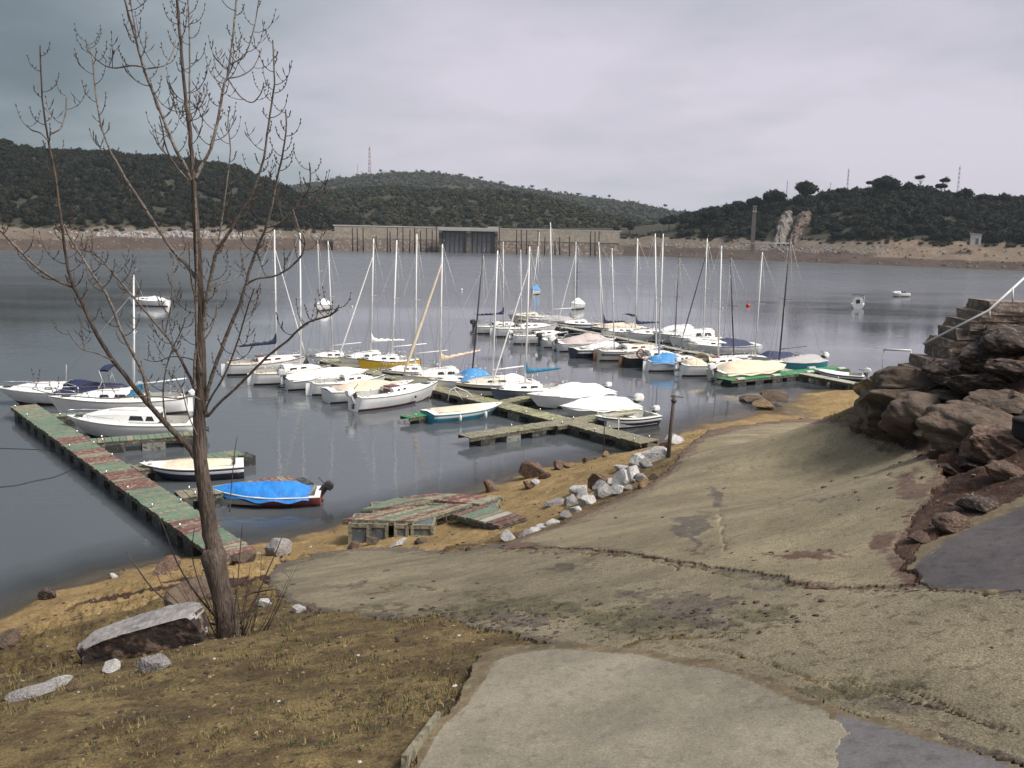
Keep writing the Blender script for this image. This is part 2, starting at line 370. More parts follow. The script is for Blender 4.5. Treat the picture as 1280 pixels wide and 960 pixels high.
def build_ground():
    az = np.r_[np.linspace(-180, -42, 90, endpoint=False), np.linspace(-42, -33, 60, endpoint=False), np.linspace(-33, 33, 750, endpoint=False), np.linspace(33, 46, 90, endpoint=False), np.linspace(46, 180, 90)]
    az[-1] = 180
    rr = np.r_[np.geomspace(0.25, 3.6, 22, endpoint=False), np.geomspace(3.6, 62, 540, endpoint=False), np.geomspace(62, 420, 36)]
    A, Rr = np.meshgrid(np.radians(az), rr); X = np.sin(A)*Rr; Y = np.cos(A)*Rr
    nr, na = X.shape
    Z, m, M, px, py, knoll, led = full_z(X.ravel(), Y.ravel(), True)
    x = X.ravel(); y = Y.ravel()
    idx = np.arange(nr*na).reshape(nr, na)
    Q = np.stack([idx[:-1, :-1], idx[:-1, 1:], idx[1:, 1:], idx[1:, :-1]], -1).reshape(-1, 4)
    r = np.hypot(x, y)
    n1 = fbm(x*0.35, y*0.35, 4, 12)
    sand = (1-sstep(1.5, 3.2, m+n1*0.8))*(x > -60)
    grass = sstep(0.5, -1.2, x-0.05*y)*(1-sstep(8.5, 12.5, r+n1*2.5))*sstep(2.5, 3.5, m)
    grass = np.maximum(grass, (1-sstep(-5, 0, y)))
    earth = np.maximum(knoll, sstep(1080, 1140, px)*sstep(3.4, 4.6, m)*(y > 0)); earth = np.maximum(earth, led*sstep(.62, .45, ridge(x*0.5, y*1.3, 4, 40)))
    zone = np.stack([sand, grass, earth, np.ones_like(x)], -1)
    C = lambda *a: a
    g = vc_material('ground_mix', [
        (C(.22, .16, .065), C(.125, .085, .04), C(.06, .042, .026), 1.8),      # olive yellow lichen-covered earth
        (C(.37, .26, .12), C(.30, .20, .085), C(.20, .13, .06), 2.5),       # yellow beach sand
        (C(.25, .185, .08), C(.13, .088, .042), C(.065, .052, .026), 2.2),    # dry grass and moss
        (C(.10, .052, .034), C(.05, .028, .02), C(.15, .10, .075), 1.4)], rough=.95, bump=1.0, bscale=26, dark_wet=True, bdist=.06, spk=1.2, specks=1.0)
    o = np_mesh('ground', np.c_[x, y, Z], Q, [g], label='yellow brown bank of earth, sand and dry grass sloping down to the water', kind='structure')
    add_attr(o, 'zone', zone)
    DIRT = (C(.16, .125, .075), C(.11, .082, .048), C(.21, .175, .11), 3.0)
    conc = vc_material('slab_concrete', [(C(.245, .218, .162), C(.21, .186, .14), C(.18, .158, .12), 1.3), DIRT], rough=.9, bump=.45, bscale=70, bdist=.012, spk=.6, specks=.6)
    conc_d = vc_material('slab_concrete_grey', [(C(.135, .125, .125), C(.11, .10, .10), C(.085, .08, .08), 1.3), DIRT], rough=.85, bump=.3, bscale=60, bdist=.010, spk=.4, specks=.4)
    ap = vc_material('apron_concrete', [(C(.255, .215, .14), C(.20, .168, .108), C(.125, .102, .066), 1.1), (C(.15, .13, .072), C(.11, .098, .056), C(.06, .048, .032), 3.5), (C(.115, .092, .07), C(.15, .125, .095), C(.06, .048, .038), 3.2)], rough=.9, bump=.8, bscale=35, bdist=.03, specks=.9)
    sl = vc_material('slipway_concrete', [(C(.285, .24, .15), C(.235, .195, .125), C(.17, .135, .088), .9), (C(.125, .108, .09), C(.16, .135, .10), C(.085, .07, .055), 3.0), (C(.13, .075, .055), C(.17, .12, .09), C(.09, .06, .045), 2.0)], rough=.9, bump=.7, bscale=40, bdist=.035, spk=.9, specks=.9)
    pt = vc_material('path_asphalt', [(C(.105, .09, .09), C(.082, .072, .074), C(.06, .053, .055), 1.2), DIRT], rough=.85, bump=.5, bscale=70, bdist=.015, spk=.5, specks=.4)
    info = {'slab': ('concrete_slab', conc, 'pale smooth concrete slab with a ragged far edge in the foreground'),
            'slab_dark': ('concrete_slab', conc_d, 'greyer concrete slab poured beside the pale one at lower right'),
            'apron': ('concrete_apron', ap, 'old broken mossy concrete apron between slab and slipway'),
            'slipway': ('slipway', sl, 'worn sandy concrete slipway running down to the lake'),
            'path': ('paved_path', pt, 'dark grey paved path joining the slipway from the right')}
    V0 = np.c_[x, y, Z]
    cracks = crack_field(x, y, Z, px, py)
    for k, (nm, mt, lb) in info.items():
        fm = M[k][Q].all(1)
        Fs = Q[fm]; used = np.unique(Fs); remap = -np.ones(len(x), int); remap[used] = np.arange(len(used))
        V = V0[used].copy(); V[:, 2] += OFF[k]-cracks[used]*0.05
        Fn = remap[Fs]
        # skirt down into the ground along the broken edge
        E = np.concatenate([Fn[:, [0, 1]], Fn[:, [1, 2]], Fn[:, [2, 3]], Fn[:, [3, 0]]]); key = np.sort(E, 1)
        ks = key[:, 0]*10_000_000+key[:, 1]; u, inv, cnt = np.unique(ks, return_inverse=True, return_counts=True)
        be = E[cnt[inv] == 1]; bv = np.unique(be); low = V[bv].copy(); low[:, 2] -= 0.14
        rm = -np.ones(len(V), int); rm[bv] = np.arange(len(bv))+len(V)
        sk = np.stack([be[:, 1], be[:, 0], rm[be[:, 0]], rm[be[:, 1]]], -1)
        VV = np.r_[V, low]; o = np_mesh(nm, VV, np.r_[Fn, sk], [mt], label=lb, kind='structure')
        xx = VV[:, 0]; yy = VV[:, 1]; pxx, pyy = project(xx, yy, VV[:, 2])
        if k == 'apron':
            a1 = blob(pxx, pyy, [(800, 770, 130, 22, .85), (660, 760, 110, 24, .7), (960, 770, 90, 22, .6), (560, 765, 90, 20, .6), (1060, 860, 110, 14, .7), (470, 760, 60, 14, .5)])
            a2 = blob(pxx, pyy, [(870, 760, 80, 18, .9), (960, 735, 60, 9, .7), (800, 740, 60, 10, .6), (720, 710, 60, 8, .6), (440, 730, 60, 8, .5), (640, 775, 60, 12, .6), (1130, 880, 100, 12, .6)])
        elif k == 'slipway':
            a1 = blob(pxx, pyy, [(870, 665, 14, 30, .75), (890, 620, 12, 26, .6), (1010, 628, 70, 7, .5), (840, 560, 12, 16, .4), (800, 655, 40, 6, .35)])
            a2 = blob(pxx, pyy, [(1010, 697, 60, 6, .8), (1120, 680, 22, 24, .8), (1150, 610, 40, 22, .7), (880, 690, 40, 5, .5), (1120, 560, 50, 10, .6)])
        else: a1 = a2 = np.zeros(len(VV))
        # dirt gathers along the broken edges: share of neighbouring spots that lie off the slab
        e = np.zeros(len(VV)); rad = 9+14*vnoise(xx*1.7, yy*1.7, 91)
        others = POLY['slipway'] if k == 'apron' else None
        for an in range(12):
            ox = pxx+math.cos(an*.5236)*rad*1.5; oy = pyy+math.sin(an*.5236)*rad*.6; e += ~inpoly(ox, oy, POLY[k])
        e = np.clip(e/12*1.9, 0, 1)
        if k in ('slab', 'slab_dark'): e = np.where((pxx > 985) & (pxx < 1075) & (pyy > 900), e*.2, e)
        if k in ('apron', 'slipway'): a2 = np.maximum(a2, e*.75)
        else: a1 = np.maximum(a1, e)
        add_attr(o, 'zone', np.stack([a1, a2, np.zeros(len(VV)), np.ones(len(VV))], -1))
def blob(px, py, L):
    t = np.zeros(len(px)); px = px+fbm(px*.02, py*.05, 4, 61, .65)*40; py = py+fbm(px*.02, py*.05, 4, 71, .65)*16
    for (a, b, w, h, s) in L: t = np.maximum(t, s*1.15*np.exp(-((px-a)/w)**2-((py-b)/h)**2))
    return t*(.55+.9*vnoise(px*.05, py*.16, 33))
CRACKS = [[(830, 700), (900, 718), (960, 726), (1010, 734), (1060, 737), (1140, 741)], [(1140, 741), (1200, 738), (1290, 752)], [(622, 688), (690, 692), (750, 692), (800, 697), (850, 710)],
          [(770, 811), (810, 800), (860, 797), (930, 793)], [(860, 805), (930, 822), (985, 840), (1060, 868), (1130, 880), (1200, 895), (1290, 925)],
          [(1060, 845), (1130, 862), (1180, 885), (1250, 915)], [(880, 588), (960, 585), (1060, 594), (1150, 600)], [(905, 545), (980, 540), (1060, 540)], [(1000, 850), (1060, 850), (1110, 870), (1190, 893)], [(770, 568), (900, 640), (905, 690)][1:], [(450, 745), (500, 732), (560, 738)]]
def crack_field(x, y, z, px, py):
    out = np.zeros(len(x)); wx = fbm(x*4, y*4, 3, 8)*6; wy = fbm(x*4, y*4, 3, 18)*5
    qx = px+wx; qy = py+wy; sel = (px > 300) & (px < 1400) & (py > 500) & (py < 1100); i = np.where(sel)[0]
    for c in CRACKS:
        for (a, b), (e, f) in zip(c[:-1], c[1:]):
            dx = e-a; dy = f-b; t = np.clip(((qx[i]-a)*dx+(qy[i]-b)*dy)/(dx*dx+dy*dy), 0, 1)
            d = np.hypot(qx[i]-a-t*dx, (qy[i]-b-t*dy)*1.3); out[i] = np.maximum(out[i], .55*np.exp(-(d/1.3)**2)*np.clip(.55+vnoise(x[i]*3, y[i]*3, 4), 0, 1))
    return out
build_ground()

# ------------------------------------------------------------------ water
def build_water():
    az = np.r_[np.linspace(-180, -40, 30, endpoint=False), np.linspace(-40, 40, 161, endpoint=False), np.linspace(40, 180, 31)]
    rr = np.r_[np.geomspace(6, 90, 150, endpoint=False), np.geomspace(90, 3500, 40)]
    A, Rr = np.meshgrid(np.radians(az), rr); X = (np.sin(A)*Rr).ravel(); Y = (np.cos(A)*Rr).ravel(); nr, na = A.shape
    idx = np.arange(nr*na).reshape(nr, na); Q = np.stack([idx[:-1, :-1], idx[:-1, 1:], idx[1:, 1:], idx[1:, :-1]], -1).reshape(-1, 4)
    dep = -full_z(X, Y)
    m = bpy.data.materials.new('lake_water'); m.use_nodes = True; nt = m.node_tree; N = nt.nodes; L = nt.links; b = N['Principled BSDF']
    b.inputs['Base Color'].default_value = (.080, .088, .096, 1); b.inputs['IOR'].default_value = 1.333; b.inputs['Specular IOR Level'].default_value = .5
    at = N.new('ShaderNodeAttribute'); at.attribute_name = 'depth'; sp = N.new('ShaderNodeSeparateColor'); L.new(at.outputs['Color'], sp.inputs[0])
    mr = N.new('ShaderNodeMapRange'); L.new(sp.outputs[0], mr.inputs[0]); mr.inputs[1].default_value = 0.0; mr.inputs[2].default_value = .75; mr.inputs[3].default_value = .25; mr.inputs[4].default_value = 1
    L.new(mr.outputs[0], b.inputs['Alpha'])
    g = N.new('ShaderNodeNewGeometry')
    def noise(sc, det, st=(1, 1, 1)):
        mp = N.new('ShaderNodeMapping'); mp.inputs['Scale'].default_value = st; L.new(g.outputs['Position'], mp.inputs[0])
        n = N.new('ShaderNodeTexNoise'); n.inputs['Scale'].default_value = sc; n.inputs['Detail'].default_value = det; L.new(mp.outputs[0], n.inputs['Vector']); return n.outputs['Fac']
    a = noise(.9, 3, (1, 1.5, 1)); c = noise(4.5, 3, (1, 1.4, 1)); w = noise(.035, 4, (1, 2.2, 1))
    ad = N.new('ShaderNodeMath'); ad.operation = 'MULTIPLY_ADD'; L.new(c, ad.inputs[0]); ad.inputs[1].default_value = .16; L.new(a, ad.inputs[2])
    bp = N.new('ShaderNodeBump'); bp.inputs['Distance'].default_value = .022; L.new(ad.outputs[0], bp.inputs['Height'])
    ms = N.new('ShaderNodeMapRange'); L.new(w, ms.inputs[0]); ms.inputs[1].default_value = .38; ms.inputs[2].default_value = .62; ms.inputs[3].default_value = .35; ms.inputs[4].default_value = .85
    L.new(ms.outputs[0], bp.inputs['Strength']); L.new(bp.outputs[0], b.inputs['Normal'])
    mr2 = N.new('ShaderNodeMapRange'); L.new(w, mr2.inputs[0]); mr2.inputs[1].default_value = .35; mr2.inputs[2].default_value = .65; mr2.inputs[3].default_value = .04; mr2.inputs[4].default_value = .11
    sy = N.new('ShaderNodeSeparateXYZ'); L.new(g.outputs['Position'], sy.inputs[0])
    mf = N.new('ShaderNodeMapRange'); mf.interpolation_type = 'SMOOTHSTEP'; L.new(sy.outputs[1], mf.inputs[0]); mf.inputs[1].default_value = 95; mf.inputs[2].default_value = 210; mf.inputs[3].default_value = 0; mf.inputs[4].default_value = .20
    rs = N.new('ShaderNodeMath'); rs.operation = 'ADD'; L.new(mr2.outputs[0], rs.inputs[0]); L.new(mf.outputs[0], rs.inputs[1]); L.new(rs.outputs[0], b.inputs['Roughness'])
    o = np_mesh('lake_water', np.c_[X, Y, np.zeros(len(X))], Q, [m], label='calm grey lake water reflecting the cloudy sky and the masts', kind='structure')
    add_attr(o, 'depth', np.stack([np.clip(dep, 0, 3)/1.0, dep*0, dep*0, dep*0+1], -1))
build_water()

# ------------------------------------------------------------------ far shore and hills
def interp(tab, x): return np.interp(x, [t[0] for t in tab], [t[1] for t in tab])
SHORE = [(-900, 330), (0, 350), (250, 375), (400, 400), (560, 428), (760, 412), (900, 392), (1060, 368), (1280, 356), (2200, 340)]
RIDGE_A = [(-900, 160), (-300, 168), (0, 189), (60, 196), (130, 199), (200, 203), (250, 211), (300, 218), (350, 236), (390, 256), (420, 274), (450, 284), (600, 285), (780, 286), (830, 279), (870, 271), (930, 262), (1000, 253), (1060, 247), (1110, 241), (1150, 241), (1200, 250), (1280, 257), (1500, 245), (2200, 235)]
WID_A = [(-900, 190), (300, 190), (420, 90), (500, 40), (760, 40), (850, 60), (1000, 90), (1300, 120), (2200, 140)]
RIDGE_B = [(200, 262), (300, 268), (400, 247), (440, 240), (480, 236), (560, 242), (640, 247), (700, 258), (760, 272), (820, 284), (880, 292), (1000, 297)]
RIDGE_C = [(100, 262), (250, 252), (390, 234), (450, 225), (520, 223), (580, 227), (640, 238), (700, 246), (760, 254), (820, 264), (870, 271), (950, 283), (1100, 289), (1400, 290)]
def dirs(px):
    # horizontal unit direction for the horizon pixel column px
    px = np.asarray(px, float); yh = 287+0.021*(px-640)
    X = FPX*cF.x+(px-640)*cR.x-(yh-480)*cU.x; Y = FPX*cF.y+(px-640)*cR.y-(yh-480)*cU.y
    n = np.hypot(X, Y); return X/n, Y/n
def ray_z(px, py, d):
    X = FPX*cF.x+(px-640)*cR.x-(py-480)*cU.x; Y = FPX*cF.y+(px-640)*cR.y-(py-480)*cU.y; Z = FPX*cF.z+(px-640)*cR.z-(py-480)*cU.z
    return H+Z/np.hypot(X, Y)*d
BAND = 32.0
def hillA(px, s):
    """s metres behind the water line"""
    s = np.asarray(s, float); sh = interp(SHORE, px); w = interp(WID_A, px); zr = np.maximum(ray_z(px, interp(RIDGE_A, px), sh+BAND+w), 8.5)
    zb = interp([(-900, 8), (0, 7.2), (400, 8.2), (760, 8), (900, 8.0), (1280, 8.8), (2200, 9)], px)
    band = -3+(3+zb)*np.clip((s+14)/(BAND+14), 0, 1)**1.15
    u = (s-BAND)/w; up = zb+(zr-zb)*np.sin(np.clip(u, 0, 1)*math.pi/2)**0.95
    dn = zr*(1-sstep(0, 1, (u-1)/1.6)*0.85)
    return np.where(s < BAND, band, np.where(u < 1, up, dn))
def posA(px, s):
    dx, dy = dirs(px); d = interp(SHORE, px)+s
    x = dx*d; y = dy*d
    rough = fbm(x*.03, y*.03, 4, 3)*2.2*sstep(BAND, BAND+40, s)+fbm(x*.15, y*.15, 4, 6)*.7*sstep(-14, 5, s)
    return x, y, hillA(px, s)+rough
def mk_hill(name, fpos, pxs, ss, mt, lb):
    P, S = np.meshgrid(pxs, ss); x, y, z = fpos(P.ravel(), S.ravel()); nr, na = P.shape
    idx = np.arange(nr*na).reshape(nr, na); Q = np.stack([idx[:-1, :-1], idx[:-1, 1:], idx[1:, 1:], idx[1:, :-1]], -1).reshape(-1, 4)
    return np_mesh(name, np.c_[x, y, z], Q, [mt], label=lb, kind='structure'), P.ravel(), S.ravel()
C_ = lambda *a: a
m_bank = vc_material('far_bank', [(C_(.05, .045, .03), C_(.035, .034, .022), C_(.065, .05, .036), .05), (C_(.165, .135, .105), C_(.125, .10, .075), C_(.085, .062, .05), .10), (C_(.095, .068, .055), C_(.075, .054, .044), C_(.055, .04, .033), .12), (C_(.21, .16, .115), C_(.17, .125, .09), C_(.14, .1, .075), .1)], rough=.95, bump=.6, bscale=1.2, bdist=.5)
def build_hills():
    o, P, S = mk_hill('far_shore', posA, np.linspace(-900, 2200, 620), np.r_[np.linspace(-14, 36, 40), np.linspace(40, 260, 50), np.linspace(280, 600, 12)], m_bank, 'far shore with a bare drawdown band below wooded hills')
    band = 1-sstep(BAND-3, BAND+5, S+fbm(P*.05, S*.1, 3, 2)*6)
    low = (1-sstep(15, 21, S+fbm(P*.04, S*.05, 3, 5)*4))
    right = sstep(1060, 1130, P+fbm(P*.03, S*.2, 2, 15)*30)*(1-sstep(BAND, BAND+3, S))*sstep(8, 13, S)
    add_attr(o, 'zone', np.stack([band, low*.8, right, P*0+1], -1))
    mB = vc_material('hill_slope', [(C_(.05, .048, .03), C_(.04, .042, .026), C_(.075, .06, .042), .03)], rough=.95, bump=.3, bscale=.4, bdist=1)
    def posB(px, s):
        dx, dy = dirs(px); zr = ray_z(px, interp(RIDGE_B, px), 720.0); u = s/230.0
        z = np.where(u < 1, 6+(zr-6)*np.sin(np.clip(u, 0, 1)*math.pi/2), zr*(1-sstep(0, 1, (u-1)/1.5)*.8)); d = 490+s; x = dx*d; y = dy*d
        return x, y, z+fbm(x*.012, y*.012, 4, 4)*6*sstep(0, .3, u)*(1-sstep(.75, 1., u)*.7)
    def posC(px, s):
        dx, dy = dirs(px); zr = ray_z(px, interp(RIDGE_C, px), 1500.0); u = s/550.0
        z = np.where(u < 1, 5+(zr-5)*np.sin(np.clip(u, 0, 1)*math.pi/2), zr*(1-sstep(0, 1, (u-1)/1.5)*.8)); d = 950+s; x = dx*d; y = dy*d
        return x, y, z+fbm(x*.006, y*.006, 4, 24)*9*sstep(0, .3, u)*(1-sstep(.75, 1., u)*.7)
    mk_hill('middle_hill', posB, np.linspace(150, 1050, 160), np.linspace(0, 560, 50), mB, 'scrub-covered middle hill behind the dam wall')
    mk_hill('far_hill', posC, np.linspace(50, 1450, 200), np.linspace(0, 1300, 60), mB, 'distant long wooded ridge fading in the haze')
    return posB, posC
posB, posC = build_hills()

# foliage
def foliage_mat(name, a, b, c):
    m = bpy.data.materials.new(name); m.use_nodes = True; nt = m.node_tree; N = nt.nodes; L = nt.links; bs = N['Principled BSDF']; bs.inputs['Roughness'].default_value = .9; bs.inputs['Specular IOR Level'].default_value = .15
    g = N.new('ShaderNodeNewGeometry'); n = N.new('ShaderNodeTexNoise'); n.inputs['Scale'].default_value = .13; n.inputs['Detail'].default_value = 4; L.new(g.outputs['Position'], n.inputs['Vector'])
    n2 = N.new('ShaderNodeTexNoise'); n2.inputs['Scale'].default_value = 1.3; n2.inputs['Detail'].default_value = 3; L.new(g.outputs['Position'], n2.inputs['Vector'])
    cr = N.new('ShaderNodeValToRGB'); L.new(n.outputs['Fac'], cr.inputs[0]); cr.color_ramp.elements[0].position = .36; cr.color_ramp.elements[0].color = (*a, 1); cr.color_ramp.elements[1].position = .64; cr.color_ramp.elements[1].color = (*c, 1); e = cr.color_ramp.elements.new(.5); e.color = (*b, 1)
    mr = N.new('ShaderNodeMapRange'); L.new(n2.outputs['Fac'], mr.inputs[0]); mr.inputs[1].default_value = .3; mr.inputs[2].default_value = .7; mr.inputs[3].default_value = .6; mr.inputs[4].default_value = 1.35
    vm = N.new('ShaderNodeVectorMath'); vm.operation = 'SCALE'; L.new(cr.outputs[0], vm.inputs[0]); L.new(mr.outputs[0], vm.inputs['Scale']); L.new(vm.outputs[0], bs.inputs['Base Color']); return m
m_pine = foliage_mat('pine_foliage', (.008, .010, .006), (.011, .014, .008), (.021, .021, .012))
m_scrub = foliage_mat('scrub_foliage', (.022, .028, .016), (.034, .036, .021), (.058, .05, .03))
m_bark = mat('bark', (.09, .07, .055), (.05, .04, .033), scale=8, rough=.95, bump=.6)
def crown_proto(rs, nleaf, seed, flat=.75, core_sub=1, leaf=.16):
    rng = np.random.RandomState(seed); bm = bmesh.new(); bmesh.ops.create_icosphere(bm, subdivisions=core_sub, radius=1.0); bm.verts.ensure_lookup_table()
    V = np.array([v.co[:] for v in bm.verts]); Fc = np.array([[v.index for v in f.verts] for f in bm.faces]); bm.free()
    off = rng.rand(3)*50
    def disp(D):
        return 0.80+0.34*fbm(D[:, 0]*1.7+off[0]+D[:, 2], D[:, 1]*1.7+off[1]-D[:, 2], 3, seed)
    Vc = V*disp(V)[:, None]*0.86
    D = rng.normal(size=(nleaf, 3)); D[:, 2] = np.abs(D[:, 2])*1.0-.25; D /= np.linalg.norm(D, axis=1)[:, None]
    R = disp(D)*(0.82+0.28*rng.rand(nleaf)); Cn = D*R[:, None]
    a = rng.normal(size=(nleaf, 3)); b = rng.normal(size=(nleaf, 3)); s = leaf*(0.6+0.8*rng.rand(nleaf))[:, None]
    a = a/np.linalg.norm(a, axis=1)[:, None]*s; b = b/np.linalg.norm(b, axis=1)[:, None]*s
    LV = np.stack([Cn+a, Cn-a*.5+b, Cn-a*.5-b], 1).reshape(-1, 3); LF = np.arange(nleaf*3).reshape(-1, 3)+len(Vc)
    VV = np.r_[Vc, LV]; VV[:, 2] *= flat
    return VV*rs, np.r_[Fc, LF]
def stamp(name, protos, pos, scl, m, lb, seed=0, zs=None, **kw):
    rng = np.random.RandomState(seed); Vs = []; Fs = []; n = 0
    for k, (p, s) in enumerate(zip(pos, scl)):
        V, Fc = protos[rng.randint(len(protos))]; a = rng.rand()*6.283; c, t = math.cos(a), math.sin(a)
        X = V*s; h = 0.8+.5*rng.rand()
        Vs.append(np.c_[X[:, 0]*c-X[:, 1]*t+p[0], X[:, 0]*t+X[:, 1]*c+p[1], X[:, 2]*h+p[2]]); Fs.append(Fc+n); n += len(V)
    return np_mesh(name, np.concatenate(Vs), np.concatenate(Fs), [m], smooth=False, label=lb, **kw)
pr_n = [crown_proto(1, 110, 10+i, .8, 2, .15) for i in range(5)]
pr_s = [crown_proto(1, 42, 30+i, .75, 1, .22) for i in range(5)]
pr_t = [crown_proto(1, 14, 50+i, .75, 1, .35) for i in range(4)]
def scatter(fpos, n, px0, px1, s0, s1, seed, keep=None, dens=None):
    rng = np.random.RandomState(seed); px = px0+(px1-px0)*rng.rand(n); s = s0+(s1-s0)*rng.rand(n); x, y, z = fpos(px, s)
    k = np.ones(n, bool) if keep is None else keep(px, s, x, y, rng)
    return np.c_[x, y, z][k], rng
def inA(px, s): return s < interp(WID_A, px)*1.25+BAND
P1, rg = scatter(posA, 4200, -260, 445, BAND+1, 270, 1, lambda px, s, x, y, r: inA(px, s) & (fbm(x*.03, y*.03, 3, 8) > -.62) & (px < 455-(s-BAND)*.0))
stamp('wood', pr_n, P1+[0, 0, 1.2], 1.5+2.6*rg.rand(len(P1))**1.8, m_pine, 'dark evergreen wood covering the hill on the left', 1, kind='stuff')
P2, rg = scatter(posA, 2300, 850, 1560, BAND+1, 190, 2, lambda px, s, x, y, r: inA(px, s) & ~((px > 960-.3*(BAND-s)) & (px < 1018) & (s < BAND+34)))
stamp('wood', pr_n, P2+[0, 0, 1.2], 1.8+1.9*rg.rand(len(P2)), m_pine, 'dark evergreen wood covering the hill on the right', 2, kind='stuff')
P3, rg = scatter(posB, 3800, 180, 960, 4, 300, 3)
stamp('wood', pr_s, P3+[0, 0, 1.0], 1.9+2.6*rg.rand(len(P3))**1.5, m_scrub, 'olive scrub wood on the middle hill above the dam', 3, kind='stuff')
P4, rg = scatter(posC, 5200, 120, 1150, 20, 620, 4)
stamp('wood', pr_t, P4+[0, 0, 2.0], 3.6+3.0*rg.rand(len(P4)), m_scrub, 'hazy wood on the distant ridge', 4, kind='stuff')
# low bushes over the waterside of the bare band
P5, rg = scatter(posA, 420, -200, 1500, BAND-4, BAND+5, 5, lambda px, s, x, y, r: (px < 425) | (px > 770))
stamp('bushes', pr_s, P5+[0, 0, .2], .6+1.0*rg.rand(len(P5)), m_scrub, 'low bushes along the top of the bare far bank', 5, kind='stuff')

def tree_single(px, base_py_or_s, w, h, trunk, kind, label, group='pines along the right hill skyline', s=None, seed=0, clumps=None):
    x, y, z = posA(np.array([float(px)]), np.array([float(s)])); x, y, z = float(x[0]), float(y[0]), float(z[0])
    t = thing('pine_tree' if kind != 'bush' else 'round_tree', (x, y, z-.3), 0, label, 'tree', group); rng = random.Random(seed+int(px))
    mb = MB(); top = h*(.8 if kind == 'umbrella' else .6); bend = rng.uniform(-.3, .3)
    mb.tube([(0, 0, 0), (bend*.4, 0, top*.5), (bend, 0, top)], [.28, .2, .13], m_bark, 7)
    for k in range(4):
        a = rng.uniform(0, 6.28); mb.tube([(bend*.8, 0, top*.75), (bend+math.cos(a)*w*.28, math.sin(a)*w*.28, top+h*.07)], [.1, .05], m_bark, 5)
    mb.build('trunk', t)
    Vs = []; Fs = []; n = 0; ncl = clumps or (9 if w > 5 else 6)
    for k in range(ncl):
        a = rng.uniform(0, 6.28); rr = (w/2)*math.sqrt(rng.random())*.72; V, Fc = pr_n[rng.randrange(5)]
        if kind == 'umbrella': sz = w*.22*rng.uniform(.8, 1.2); cz_ = h*.93-(rr/(w/2))**2*h*.07; fl = 1.0
        else: sz = w*.25*rng.uniform(.8, 1.25); cz_ = h*(.62+.2*rng.uniform(-1, 1)*(1-rr/(w*.5))); fl = 1.0
        if k == 0: rr = 0; sz *= 1.3
        X = V*[sz, sz, sz*fl]; Vs.append(X+[bend+math.cos(a)*rr, math.sin(a)*rr, cz_]); Fs.append(Fc+n); n += len(V)
    np_mesh('crown', np.concatenate(Vs), np.concatenate(Fs), [m_pine], smooth=False, parent=t)
    return t
m_px = lambda s, px: (interp(SHORE, px)+s)/FPX
SKY = [  # px, s, width px, height px, kind, label
 (1175, 110, 14, 21, 'umbrella', 'umbrella pine with a small top standing highest right of the skyline gap'),
 (1145, 108, 14, 21, 'umbrella', 'tall umbrella pine on a bare trunk above the hill crest'),
 (1171, 104, 17, 15, 'umbrella', 'lower flat-topped pine just below the twin umbrella pines'),
 (1104, 104, 36, 25, 'round', 'broad dark pine crown forming the hump left of the umbrella pines'),
 (1085, 102, 14, 17, 'umbrella', 'small umbrella pine leaning left beside the broad hump crown'),
 (1130, 106, 15, 14, 'round', 'rounded pine between the hump and the umbrella pine'),
 (1200, 108, 22, 15, 'round', 'rounded pine near the lattice mast on the right ridge'),
 (1002, 88, 33, 30, 'round', 'large dome-shaped pine above the pale cliff'),
 (964, 74, 30, 26, 'round', 'wide pine left of the dome-shaped one above the cliff'),
 (942, 70, 24, 23, 'round', 'pine behind the stone tower at the ridge dip'),
 (925, 66, 22, 24, 'round', 'flat pine with sky gaps under it left of the tower'),
 (910, 60, 18, 22, 'round', 'round pine at the left end of the right hill crest'),
 (1035, 90, 20, 12, 'round', 'pine right of the dome crown on the ridge line'),
 (1048, 96, 16, 13, 'umbrella', 'umbrella pine with a see-through base by the ridge notch'),
 (1062, 98, 12, 11, 'round', 'small round pine before the hill rises'),
 (1074, 98, 13, 12, 'round', 'small pine at the foot of the rising crest'),
 (836, 44, 28, 22, 'bush', 'round dark tree alone on the low spit at centre right'),
 (787, 40, 17, 16, 'bush', 'small round tree at the left tip of the low spit'),
 (772, 40, 11, 9, 'bush', 'very small bush left of the round tree on the spit'),
 (858, 50, 20, 15, 'bush', 'dark tree joining the lone round tree to the wood'),
 (884, 52, 26, 22, 'round', 'dark pine at the water-side foot of the right hill'),
 (1250, 112, 22, 10, 'round', 'low pine on the ridge near the right edge'),
 (1224, 112, 16, 10, 'round', 'pine right of the lattice mast on the ridge')]
for (px, s, w, h, kd, lb) in SKY:
    k = m_px(s, px); tree_single(px, 0, w*k, h*k+1.0, 0, kd, lb, s=s, group='pines along the right hill skyline' if kd != 'bush' else 'round trees on the low spit')
